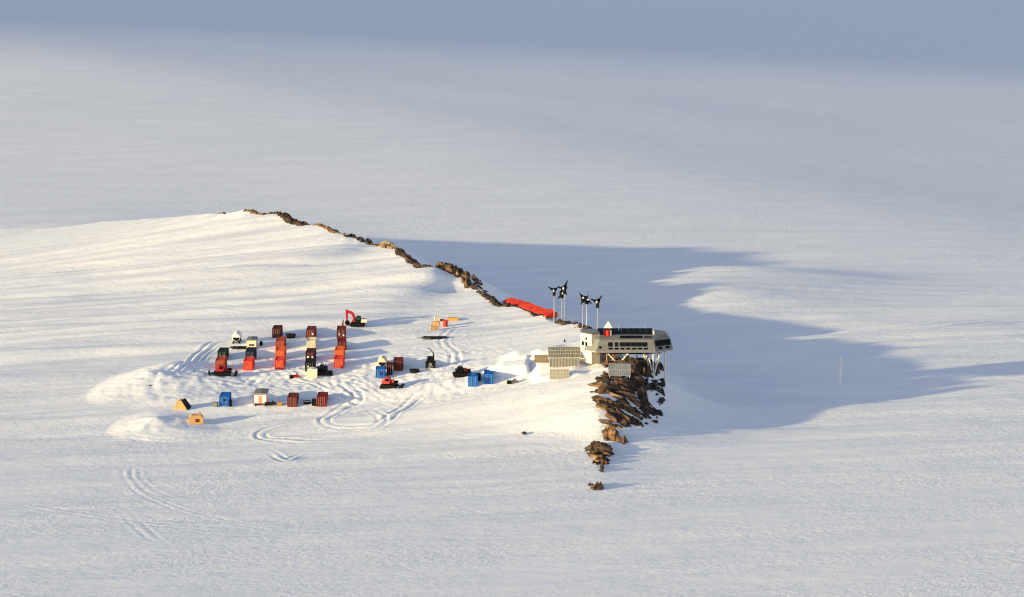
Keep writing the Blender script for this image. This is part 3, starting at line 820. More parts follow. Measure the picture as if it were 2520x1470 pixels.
def groomer(uv, label, rz=0., cabm='red_trim_paint', blade=True, tiller=True, roof=None, L=4.4, bed=None, flip=1):
    t = put('snow_groomer', uv, rz, label, 'snow groomer', 'tracked vehicles')
    f = -1                                            # faces -x
    track_pair(t, L, 1.25, .95, .95)
    MB().box(-L / 2 + .3, L / 2 - .3, -.76, .76, .45, 1.15).build('chassis', 'black_paint', t)
    c = MB().prism([(-1.5, 1.16), (.35, 1.16), (.4, 2.2), (.2, 2.65), (-.9, 2.65), (-1.35, 1.9), (-1.75, 1.75)], -.95, .95).build('cab', cabm, t)
    MB().box(-.75, .2, -.975, -.952, 1.8, 2.5).build('window', 'glass', c)
    MB().add([(-1.37, -.8, 1.93), (-1.37, .8, 1.93), (-.92, .8, 2.62), (-.92, -.8, 2.62), (-1.34, -.8, 1.93), (-1.34, .8, 1.93), (-.89, .8, 2.62), (-.89, -.8, 2.62)],
             [(0, 1, 2, 3), (7, 6, 5, 4), (0, 4, 5, 1), (1, 5, 6, 2), (2, 6, 7, 3), (3, 7, 4, 0)]).build('windscreen', 'glass', c)
    MB().box(-.9, .15, -.8, .8, 2.652, 2.72).build('roof', roof or cabm, c)
    bd = MB().box(.45, L / 2 + .1, -1.5, 1.5, 1.17, 1.3)
    for y in (-1.5, 1.42): bd.box(.45, L / 2 + .1, y, y + .08, 1.301, 1.6)
    bd.build('load_bed', 'black_paint', t)
    MB().box(.5, 1.3, -.6, .6, 1.301, 1.3 + .75).build('engine_cover', bed or cabm, t)
    if blade:
        bl = MB()
        pr = [(-L / 2 - 1.3, .05), (-L / 2 - 1.15, .0), (-L / 2 - 1.0, .4), (-L / 2 - 1.05, .9), (-L / 2 - 1.25, 1.15), (-L / 2 - 1.32, 1.15), (-L / 2 - 1.15, .6), (-L / 2 - 1.2, .3)]
        bl.prism(pr, -2.1, 2.1); b = bl.build('blade', 'black_paint', t)
        a = MB()
        for s in (-1, 1): a.tube((-L / 2 - 1.05, s * .6, .5), (-L / 2 + .5, s * .5, .7), .1)
        a.build('blade_arm', 'black_paint', t)
    if tiller:
        ti = MB(); ti.tube((L / 2 + 1.2, -2.0, .45), (L / 2 + 1.2, 2.0, .45), .42, n=10); ti.build('tiller', 'black_paint', t)
        MB().tube((L / 2 - .2, 0, .7), (L / 2 + 1.0, 0, .55), .12).build('tiller_arm', 'black_paint', t)
    return t
def excavator(uv, label):
    t = put('excavator', uv, 0, label, 'excavator')
    track_pair(t, 4.2, 1.1, .6, .95)
    MB().box(-1.3, 1.3, -.79, .79, .4, 1.0).build('undercarriage', 'black_paint', t)
    MB().tube((0, 0, 1.001), (0, 0, 1.2), .7, n=16).build('turntable', 'black_paint', t)
    MB().prism([(-1.6, 1.21), (2.2, 1.21), (2.5, 1.5), (2.4, 2.0), (.3, 2.05), (-1.6, 1.6)], -.2, 1.3).build('house', 'brick_paint', t)
    MB().prism([(1.0, 1.21), (2.5, 1.21), (2.75, 1.6), (2.6, 2.15), (1.05, 2.15)], -1.3, -.21).build('counterweight', 'cream_paint', t)
    c = MB().prism([(-.7, 1.21), (.95, 1.21), (.95, 3.0), (-.1, 3.1), (-.7, 2.3)], -1.3, -.21).build('cab', 'black_paint', t)
    MB().box(-.35, .8, -1.33, -1.302, 2.0, 2.9).build('window', 'green_glass', c)
    bm_ = MB()
    bx = [(-1.2, 1.4), (-.4, 1.4), (-.75, 3.0), (-1.3, 3.95), (-2.9, 4.5), (-3.0, 3.85), (-1.8, 3.4), (-1.4, 2.7)]
    bm_.prism(bx, .0, .7); bm_.build('boom', 'red_trim_paint', t)
    MB().prism([(-3.45, 4.65), (-2.7, 4.55), (-2.8, 1.5), (-3.25, 1.4)], .05, .65).build('dipper_arm', 'red_trim_paint', t)
    MB().prism([(-3.4, 1.6), (-2.7, 1.5), (-2.3, 1.1), (-2.4, .5), (-2.9, .25), (-3.4, .5), (-3.65, 1.0)], -.3, 1.0).build('bucket', 'black_paint', t)
    MB().tube((-1.2, .35, 2.0), (-1.9, .35, 3.6), .09).build('hydraulic_ram', 'steel', t)
    return t
def crane_tractor(uv, label):
    t = put('crane_tractor', uv, 0, label, 'tractor', 'tracked vehicles')
    for s in (-1, 1):
        for (y, r, w) in ((.2, .95, .6), (3.3, .75, .5)):
            wh = MB(); x = s * 1.0
            wh.tube((x - w / 2, y, r), (x + w / 2, y, r), r, n=18); o = wh.build('wheel', 'rubber', t)
            MB().tube((x - w / 2 - .03, y, r), (x + w / 2 + .03, y, r), r * .45, n=12).build('rim', 'grey_paint', o)
    MB().box(-.69, .69, -.6, 4.0, .8, 1.5).build('chassis', 'black_paint', t)
    c = MB().loft([[(-.9, -.2, 1.51), (.9, -.2, 1.51), (.9, 1.6, 1.51), (-.9, 1.6, 1.51)], [(-.95, -.3, 2.3), (.95, -.3, 2.3), (.95, 1.8, 2.3), (-.95, 1.8, 2.3)], [(-.75, 0, 3.1), (.75, 0, 3.1), (.75, 1.5, 3.1), (-.75, 1.5, 3.1)]]).build('cab', 'black_paint', t)
    MB().add([(-.8, -.29, 2.35), (.8, -.29, 2.35), (.68, -.06, 3.0), (-.68, -.06, 3.0), (-.8, -.25, 2.35), (.8, -.25, 2.35), (.68, -.02, 3.0), (-.68, -.02, 3.0)],
             [(0, 1, 2, 3), (7, 6, 5, 4), (0, 4, 5, 1), (1, 5, 6, 2), (2, 6, 7, 3), (3, 7, 4, 0)]).build('window', 'glass', c)
    MB().box(-.6, .6, 1.9, 4.1, 1.501, 2.3).build('bonnet', 'black_paint', t)
    MB().tube((0, -.62, 1.25), (0, -.75, 1.25), .45, n=16).build('winch', 'grey_paint', t)
    a = MB(); a.tube((.85, 1.2, 2.6), (.75, 1.4, 3.9), .17); a.tube((.75, 1.4, 3.85), (-.15, 1.4, 5.0), .14, .1); a.tube((-.15, 1.4, 5.0), (-.95, 1.4, 5.25), .09, .06)
    a.build('crane_arm', 'black_paint', t)
    return t
def load_sledge_set():
    # black sledge heaped with dark gear right of the cream box
    p = A2(1775, 930)
    t = flat_sledge(p, 'black sledge heaped with dark upright gear beside the cream tank box', 0, 3.3, 2.0)
    b = t.location
    for k, (x, y, W, D, H) in enumerate(((-1.0, .1, .9, 1.3, 1.5), (0.05, .2, 1.0, 1.3, 2.1), (1.05, .1, .85, 1.2, 1.75))):
        crate((b[0] + x, b[1] + y, b[2] + .53), R(5 * k - 4), ('black crate at the left on the heaped sledge', 'tallest black crate in the middle of the heaped sledge', 'black crate at the right on the heaped sledge')[k], W, D, H, 'black_paint', 'black crates on the heaped sledge')
    for k, (x, h) in enumerate(((-.75, 1.2), (-.1, .9), (.55, 1.1))):
        o = MB().tube((0, 0, 0), (.15 * (k - 1), 0, h), .09, .04, 6).build('pole', 'black_paint')
        zz = (1.52, 2.12, 2.12)[k]
        o.location = (b[0] + x + (-.25 if k == 0 else 0), b[1] + .2, b[2] + .53 + (1.52, 2.12, 1.77)[k]); 
        if k == 2: o.location[0] = b[0] + 1.0
        tag(o, 'short black pole standing up from a crate on the heaped sledge', 'pole', 'black poles on the heaped sledge')
    q = hit(*A2(1885, 938))
    drum((q[0], q[1], q[2] - .03), 0, 'black drum at the end of the heaped sledge', r=.62, h=1.25)

def build_yard():
    groomer(A2(470, 935), 'black tracked groomer with dark red cab, at the foot of the leftmost column', R(3), 'red_trim_paint', L=4.6)
    groomer(A3(345, 1098), 'red cabbed groomer with black tracks near the blue box, rear tiller at right', R(-8), 'pink_red_paint', blade=False, roof='pink_red_paint', L=4.2)
    groomer(A3(1300, 948), 'black tracked carrier with a red engine cover left of the two blue containers', R(6), 'black_paint', blade=False, tiller=False, L=4.6, bed='scarlet_paint', roof='grey_paint')
    excavator(A2(2245, 290), 'red boomed excavator digging behind the rightmost container column')
    crane_tractor(A3(890, 850), 'black tractor with a bent crane arm raised above its cab')
    cabin(A2(850, 602), 'cream cabin with a dark window strip behind the dark blue container', 2.6, 5, 2.3, 'cream_paint', 'grey_paint', windows=((.05, 1.05, 1.4, .4),), skid=.3)
    cabin(A2(966, 1335), 'white cabin with red trim and tan door in the front row', 3.25, 6, 2.5, 'white_paint', 'grey_paint', trim='red_trim_paint', door='tan_paint', skid=.45)
    cabin(A2(1650, 985), 'small cream box hut in front of the black container', 2.5, 3.0, 2.2, 'cream_paint', 'white_paint', skid=.15, windows=())
    tank_sledge(A2(650, 520), 'pale fuel tank seen end on, left of the cream cabin')
    tank_sledge(A3(255, 850), 'cream fuel tank with dark end behind the blue box near the groomer', m='cream_paint', base='yellow_orange_paint', L=4)
    tub_sledge(A2(1368, 445), 'black tub sledge right of the lone maroon container', 0, 2.8, 1.8, 1.1)
    tub_sledge(A3(678, 905), 'black oval tub sledge between a brown container and the crane tractor', 0, 2.7, 1.9, .95)
    tub_sledge(A2(1578, 1310), 'black tub sledge with white lining in the front row', 0, 1.9, 1.5, .75, 'black_paint')
    flat_sledge(A2(700, 583), 'low dark sledge lying left of the cream cabin', R(3), 4.0, 1.8)
    flat_sledge(A3(950, 455), 'long black flat sledge in front of the orange gear heap', 0, 6.4, 2.6)
    load_sledge_set()
    q = hit(*A2(978, 545)); drum((q[0], q[1], q[2] - .03), 0, 'dark drum standing right of the cream cabin', r=.42, h=1.15)
    snow_scooter(A2(1418, 975), 'small red and black snow scooter left of the cream box hut', R(25), 'scarlet_paint')
    snow_scooter(A3(1965, 1045), 'grey snow scooter parked between the blue containers and the garage', R(20), 'grey_paint')
    snow_scooter(A2(1100, 1330), 'dark snow scooter right of the white cabin with red trim', R(-6), 'black_paint')
    q = hit(*A2(1216, 1335)); crate(q + [0, 0, -.03], R(10), 'small beige crate left of the brown front row container', 1.2, 1.0, .95, 'tan_paint')
    q = hit(*A2(375, 1350)); crate(q + [0, 0, -.03], R(-8), 'small grey crate left of the lone blue container', 1.1, 1.0, 1.2, 'grey_paint')
    q = hit(*A2(1672, 1338)); crate(q + [0, 0, -.03], 0, 'upright black crate left of the dark red front row container', .95, .9, 1.8, 'black_paint')
    q = hit(*A2(578, 1348)); crate(q + [0, 0, -.03], 0, 'narrow black box added as the shaded side of the lone blue container', .65, .9, 1.7, 'black_paint')  # added box, its black stands for the container's shaded side
    q = hit(*A3(1520, 1060)); crate(q + [0, 2.0, -.03], 0, 'black crate in the gap between the two blue containers', 1.1, 1.0, 2.6, 'black_paint')
    q = hit(*A2(2045, 300)); o = MB().tube((0, 0, 0), (.25, 0, 2.1), .3, .12, 6).build('bollard', 'brown_red_paint'); o.location = q
    tag(o, 'short brown red post beside the excavator bucket', 'post')
    # heap of gear on the slope
    q = hit(*A3(960, 345)); z = -.03
    crate(q + [-.3, 0, z], R(8), 'lowest tan timber crate of the gear heap on the slope', 2.3, 2.0, 1.3, 'wood', 'timber crates of the gear heap')
    crate(q + [.1, .2, 1.29], R(-6), 'middle tan timber crate of the gear heap on the slope', 1.9, 1.7, 1.2, 'tan_paint', 'timber crates of the gear heap')
    crate(q + [.35, .3, 2.5], R(12), 'topmost cream crate of the gear heap on the slope', 1.4, 1.2, 1.3, 'cream_paint', 'timber crates of the gear heap')
    q = hit(*A3(1085, 295)); drum((q[0], q[1], q[2] - .03), 0, 'big red fuel drum right of the timber crate heap', 'scarlet_paint', .68, 1.75)
    q = hit(*A3(1185, 215)); crate(q + [0, 0, -.03], R(-4), 'long flat orange crate behind the big red drum', 3.2, 1.4, .75, 'yellow_orange_paint')
    q = hit(*A3(1040, 225)); crate(q + [0, 0, -.03], 0, 'dark beam case between the cream crate and red drum', 1.2, .9, .5, 'maroon_paint')
    # tents by the snow heaps
    t = put('tent', A6(815, 648), R(-10), 'orange wedge tent with a dark sloping edge by the bigger snow heap', 'tent', 'orange tents by the snow heaps')
    MB().prism([(-2.0, 0), (1.6, 0), (1.0, 1.2), (.25, 2.3), (-.7, 2.3), (-1.3, 1.2)], 0, 2.8).build('canvas', 'ochre_canvas', t)
    MB().add([(.2, -.1, 2.38), (.45, -.1, 2.3), (2.1, -.1, .05), (1.7, -.1, 0), (.2, 2.9, 2.38), (.45, 2.9, 2.3), (2.1, 2.9, .05), (1.7, 2.9, 0)], [(0, 1, 2, 3), (7, 6, 5, 4), (0, 4, 5, 1), (1, 5, 6, 2), (2, 6, 7, 3), (3, 7, 4, 0)]).build('side_flap', 'black_paint', t)
    MB().tube((-1.0, -.05, 0), (-1.0, -.05, 2.6), .05).build('pole', 'wood', t)
    t = put('tent', A6(975, 795), R(6), 'boxy orange tent with a brown door by the smaller snow heap', 'tent', 'orange tents by the snow heaps')
    MB().prism([(-1.75, 0), (1.75, 0), (1.75, 1.5), (1.1, 2.1), (-1.2, 2.1), (-1.75, 1.4)], 0, 2.6).build('canvas', 'ochre_canvas', t)
    MB().box(-.2, .7, -.06, -.004, .5, 1.25).build('door_flap', 'brown_red_paint', t)
    MB().prism([(.5, 2.11), (1.3, 2.0), (1.3, 2.5), (.7, 2.6)], .3, 1.5).build('vent_hood', 'tan_paint', t)
build_yard()

# ------------------------------------------------------------------ garage panel racks
def panel_rack(loc, rz, label, W, H, lean, nx, nz, sheet, frame='frame_paint', foot=.3):
    t = thing('panel_rack', loc, rz, label, 'panel rack', 'panel racks around the station')
    c, s = math.cos(lean), math.sin(lean)
    T = Matrix.Translation((0, 0, foot)) @ Matrix.Rotation(-lean, 4, 'X')
    cw, ch = W / nx, H / nz
    for r in range(nz):
        o = MB()
        for k in range(nx): o.box(-W / 2 + k * cw + .05, -W / 2 + (k + 1) * cw - .05, 0, .05, r * ch + .05, (r + 1) * ch - .05, T)
        o.build('panel', sheet, t)
    f = MB()
    for k in range(nx + 1): f.box(-W / 2 + k * cw - .05, -W / 2 + k * cw + .05, -.04, .09, 0, H, T)
    for r in range(nz + 1): f.box(-W / 2 - .05, W / 2 + .05, -.05, -.041, r * ch - .05, r * ch + .05, T)
    f.build('frame', frame, t)
    for x in (-W / 2 + .2, W / 2 - .2):
        q = MB(); top = T @ Vector((x, .09, H * .9)); q.tube((x, top[1] + .9, -.4), top, .06); q.tube((x, 0, -.4), T @ Vector((x, .1, .1)), .06); q.build('post', 'steel', t)
    return t
def build_racks():
    def pr(uv, *a, **k):
        p = hit(*uv); return panel_rack((p[0], p[1], z_at(p[0], p[1])), *a, **k)
    pr(A1(408, 1142), 0, 'small yellowish panel rack leftmost beside the snow bank', 3.5, 2.0, R(8), 5, 2, 'panel_sheet', 'tan_paint', foot=.15)
    pr(A1(680, 1190), R(2), 'wide yellowish panel rack in front of the station tower, lower tier', 7.5, 2.3, R(6), 20, 1, 'panel_sheet', foot=.1)
    p = hit(*A1(680, 1190))
    panel_rack((p[0] + .1, p[1] + .6, z_at(p[0], p[1]) + 2.35), R(2), 'slanted upper panel rack above the wide yellowish tier', 8.2, 3.6, R(52), 13, 3, 'panel_sheet', foot=.1)
    pr(A1(625, 1335), R(3), 'low pale panel rack nearest on the snow bank', 4.8, 2.6, R(22), 7, 3, 'pale_panel_sheet', foot=.1)
    p = hit(*A1(1330, 1342)); panel_rack((p[0], p[1] - .6, p[2] + 1.1), R(-4), 'grey panel rack under the station above the brown rock face', 5.4, 3.1, R(30), 10, 2, 'grey_panel_sheet', 'steel', foot=.2)
build_racks()

# ------------------------------------------------------------------ research station
def build_station():
    foot = hit(*A1(1325, 1132))
    # local origin: middle of the widest front edge
    ed = A1(1405, 1010)
    d = ray(*ed); tt = (foot[1] - 2.6) / d[1]
    O = Vector((d[0] * tt, d[1] * tt, CAM_H + d[2] * tt))
    st = thing('research_station', O, 0, 'grey faceted research station on white stilts at the end of the ridge', 'building')
    a = [(-5.5, 3), (6, 3), (8.5, 5), (8.5, 9), (6, 11), (-5.5, 11), (-7, 9), (-7, 5)]
    b = [(-7.6, 0), (7.6, 0), (12.2, 3.0), (12.2, 10), (7.6, 14), (-7.6, 14), (-10.5, 10), (-10.5, 3.0)]
    b2 = [(-7.7, -.1), (7.7, -.1), (12.35, 3.0), (12.35, 10.1), (7.7, 14.1), (-7.7, 14.1), (-10.6, 10.1), (-10.6, 3.0)]
    c = [(-6.6, 1.2), (7.15, 1.2), (11.4, 3.9), (11.4, 9.4), (7.1, 12.8), (-6.6, 12.8), (-9.5, 9.5), (-9.5, 4.2)]
    dd = [(-6.6, 3.4), (7.1, 3.4), (10.4, 4.8), (10.4, 8.8), (7, 11), (-6.6, 11), (-8.5, 9), (-8.5, 5)]
    z = lambda r, h: [(x, y, h) for x, y in r]
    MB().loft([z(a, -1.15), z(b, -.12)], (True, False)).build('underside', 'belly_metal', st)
    hull = MB().loft([z(b, 0), z(c, 3.0)], (True, True)).build('hull', 'hull_metal', st)
    MB().loft([z(b, -.12), z(b2, -.1), z(b2, .12), z(b, .14)], (True, True)).build('edge_band', 'steel', st)
    MB().loft([z(c, 3.003), z(dd, 3.9)], (False, True)).build('roof', 'roof_metal', st)
    # front wall plane: y = .4 z
    def on_front(x0, x1, z0, z1, name, m, par, out=.05):
        k = .4
        n = Vector((0, -1, k)).normalized() * out
        vs = []
        for o in (0, 1):
            for x, zz in ((x0, z0), (x1, z0), (x1, z1), (x0, z1)):
                v = Vector((x, k * zz, zz)) + n * (o * 1.0 + .02)
                vs.append(v)
        return MB().add(vs, [(0, 1, 2, 3), (4, 7, 6, 5), (0, 4, 5, 1), (1, 5, 6, 2), (2, 6, 7, 3), (3, 7, 4, 0)]).build(name, m, par)
    X = lambda px: (px - 1405) / 46.8
    ZF = lambda py: (1010 - py) / 50.0
    for x in (1225, 1297, 1365, 1435, 1505, 1575, 1645):
        w = on_front(X(x - 24), X(x + 24), ZF(982), ZF(957), 'window', 'glass', st)
        on_front(X(x - 27), X(x + 27), ZF(988), ZF(983), 'sill', 'steel', w, .07)
    for x0, x1 in ((1195, 1250), (1276, 1316)):
        on_front(X(x0), X(x1), ZF(945), ZF(893), 'solar_panel', 'solar_cell', st)
    for k in range(5):
        x0 = 1332 + 67 * k
        on_front(X(x0), X(x0 + 63), ZF(944), ZF(892), 'solar_panel', 'solar_cell', st)
    on_front(X(1086), X(1118), ZF(970), ZF(940), 'window', 'glass', st)
    # shallow roof skirt strip: plane through (y1.2,z3.0)-(y3.4,z3.9)
    def on_skirt(x0, x1, v0, v1, name, m):
        n = Vector((0, -.9, 2.2)).normalized()
        vs = []
        for o in (.02, .09):
            for x, v in ((x0, v0), (x1, v0), (x1, v1), (x0, v1)):
                vs.append(Vector((x, 1.2 + 2.2 * v, 3.003 + .897 * v)) + n * o)
        return MB().add(vs, [(0, 1, 2, 3), (4, 7, 6, 5), (0, 4, 5, 1), (1, 5, 6, 2), (2, 6, 7, 3), (3, 7, 4, 0)]).build(name, m, st)
    on_skirt(X(1342), X(1470), .25, .75, 'skylight', 'glass'); on_skirt(X(1475), X(1605), .25, .75, 'skylight', 'glass')
    for k in range(4): on_skirt(X(1630 + 24 * k), X(1646 + 24 * k), .25, .7, 'roof_hatch', 'belly_metal')
    # tilted solar rows on the roof
    n = 9
    for k in range(n):
        x0 = X(1075) + (X(1733) - X(1075)) * k / n; x1 = X(1075) + (X(1733) - X(1075)) * (k + 1) / n - .05
        vs = [(x0, 3.6, 3.96), (x1, 3.6, 3.96), (x1, 6.3, 5.05), (x0, 6.3, 5.05), (x0, 3.65, 3.9), (x1, 3.65, 3.9), (x1, 6.35, 4.99), (x0, 6.35, 4.99)]
        MB().add(vs, [(0, 1, 2, 3), (4, 7, 6, 5), (0, 4, 5, 1), (1, 5, 6, 2), (2, 6, 7, 3), (3, 7, 4, 0)]).build('roof_solar_panel', 'solar_cell', st)
    f = MB()
    for k in range(0, n + 1, 3):
        x = X(1075) + (X(1733) - X(1075)) * k / n
        f.tube((x, 6.3, 3.85), (x, 6.3, 5.0), .06)
    f.build('panel_support', 'steel', st)
    MB().box(X(1736), X(1752), 3.5, 6.4, 3.905, 4.75).build('roof_fin', 'strut_white', st)
    # dark window band round the right end
    def nose_band(p0, p1, q0, q1, z0, z1, name, m):
        # quad on the facet between ring b (z=0) and ring c (z=3)
        def L3(i, zz):
            k = zz / 3.0
            return Vector((b[i][0] + (c[i][0] - b[i][0]) * k, b[i][1] + (c[i][1] - b[i][1]) * k, zz))
        vs = []
        A, B = L3(p0, 1.5), L3(p1, 1.5)
        nn = (B - A).cross(Vector((0, 0, 1))).normalized()
        for o in (.015, .07):
            for (t, zz) in ((q0, z0), (q1, z0), (q1, z1), (q0, z1)):
                vs.append(L3(p0, zz).lerp(L3(p1, zz), t) + nn * o)
        return MB().add(vs, [(0, 1, 2, 3), (4, 7, 6, 5), (0, 4, 5, 1), (1, 5, 6, 2), (2, 6, 7, 3), (3, 7, 4, 0)]).build(name, m, st)
    nose_band(1, 2, .06, .97, 1.35, 2.75, 'panorama_window', 'glass')
    nose_band(2, 3, .05, .95, 1.35, 2.75, 'panorama_window', 'glass')
    nose_band(1, 2, .2, .42, .55, 1.15, 'window', 'glass'); nose_band(1, 2, .62, .84, .55, 1.15, 'window', 'glass')
    # stair tower at the left end
    tw = [(-11.3, 4.6), (-8.65, 2.0), (-6.45, 3.0), (-6.45, 8.5), (-11.3, 9.5)]
    zb = -3.4
    tower = MB().loft([z(tw, zb), z(tw, 4.15)], (True, True)).build('tower', 'tower_panel', st)
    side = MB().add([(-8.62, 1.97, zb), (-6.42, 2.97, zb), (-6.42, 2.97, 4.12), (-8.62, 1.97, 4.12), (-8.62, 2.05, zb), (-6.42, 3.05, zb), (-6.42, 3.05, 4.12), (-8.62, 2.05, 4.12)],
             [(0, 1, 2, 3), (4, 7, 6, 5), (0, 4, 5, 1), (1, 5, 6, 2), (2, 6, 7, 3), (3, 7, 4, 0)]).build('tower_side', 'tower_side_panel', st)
    twr = [(x * 1.0 + .0, y) for x, y in tw]
    MB().loft([z(tw, 4.153), z([(-11.4, 4.5), (-8.65, 1.85), (-6.4, 2.95), (-6.4, 9), (-11.4, 9.6)], 4.2), z([(-11.0, 5), (-8.6, 2.6), (-6.5, 3.6), (-6.5, 8.5), (-11, 9)], 4.45)], (False, True)).build('tower_roof', 'roof_metal', st)
    e0, e1 = Vector((-11.3, 4.6, 0)), Vector((-8.65, 2.0, 0)); nn = Vector((-(e1 - e0).y * -1, 0, 0))
    ed_ = (e1 - e0).normalized(); no = Vector((ed_.y, -ed_.x, 0))
    def tw_win(u, zc, w=.5, h=.85):
        vs = []
        for o in (.01, .06):
            for (du, dz) in ((-w / 2, -h / 2), (w / 2, -h / 2), (w / 2, h / 2), (-w / 2, h / 2)):
                vs.append(e0 + ed_ * (u + du) + no * o + Vector((0, 0, zc + dz)))
        wn = MB().add(vs, [(0, 1, 2, 3), (4, 7, 6, 5), (0, 4, 5, 1), (1, 5, 6, 2), (2, 6, 7, 3), (3, 7, 4, 0)]).build('window', 'glass', tower)
    tw_win(.75, 1.55, .75, 1.0); tw_win(1.95, 1.5, .75, 1.0); tw_win(1.95, 2.9, .75, .6)
    # red roof hut and white pyramid light
    hx0, hx1 = X(1150), X(1222)
    hut = MB().box(hx0, hx1, 2.6, 3.9, 3.2, 5.15).build('roof_hut', 'dark_red_paint', st)
    MB().box(hx0 + .5, hx0 + 1.1, 2.56, 2.598, 3.7, 5.1).build('panel', 'scarlet_paint', hut)
    MB().box(hx1 + .01, hx1 + .3, 2.7, 3.8, 3.7, 5.1).build('white_post', 'white_paint', st)
    MB().loft([[(-5.3, 7.2, 3.85), (-3.0, 7.2, 3.85), (-3.0, 9.5, 3.85), (-5.3, 9.5, 3.85)], [(-5.2, 7.3, 4.8), (-3.1, 7.3, 4.8), (-3.1, 9.4, 4.8), (-5.2, 9.4, 4.8)], [(-4.2, 8.3, 6.5), (-4.1, 8.3, 6.5), (-4.1, 8.4, 6.5), (-4.2, 8.4, 6.5)]]).build('pyramid_skylight', 'white_paint', st)
    m = MB(); m.tube((-1.6, 5.0, 3.8), (-1.6, 5.0, 6.6), .04); m.tube((5.2, 8.0, 3.8), (5.2, 8.0, 6.0), .04)
    m.build('aerial', 'steel', st)
    # stilts
    def leg(fx, fy, tops, m, r=.2, fz=None):
        wz = z_at(O[0] + fx, O[1] + fy) - O[2] - .5 if fz is None else fz
        q = MB()
        for tx, ty in tops: q.tube((fx, fy, wz), (tx, ty, -.7), r)
        l = q.build('leg', m, st)
        MB().box(fx - .4, fx + .4, fy - .4, fy + .4, wz - .3, wz + .25).build('foot', 'steel', l)
    leg(X(1325), 2.6, ((X(1195), 2.2), (X(1445), 2.2)), 'strut_white')
    leg(X(1190), 3.0, ((X(1185), 2.4), (X(1330), 3.2)), 'strut_rust', .16)
    leg(X(1110), 4.5, ((X(1330), 4.6),), 'strut_rust', .16)
    leg(X(1705), 4.5, ((X(1625), 3.0), (X(1655), 6.0)), 'strut_white')
    leg(X(1738), 3.6, ((X(1742), 3.0), (X(1830), 4.4)), 'strut_white')
    leg(X(1888), 5.2, ((X(1888), 5.0),), 'strut_white', .24)
    leg(X(1500), 8, ((X(1420), 7.5), (X(1590), 7.5)), 'strut_white')
    leg(X(1760), 9.5, ((X(1680), 9), (X(1830), 9)), 'strut_white')
    leg(X(1250), 9.5, ((X(1180), 9), (X(1330), 9)), 'strut_white')
build_station()

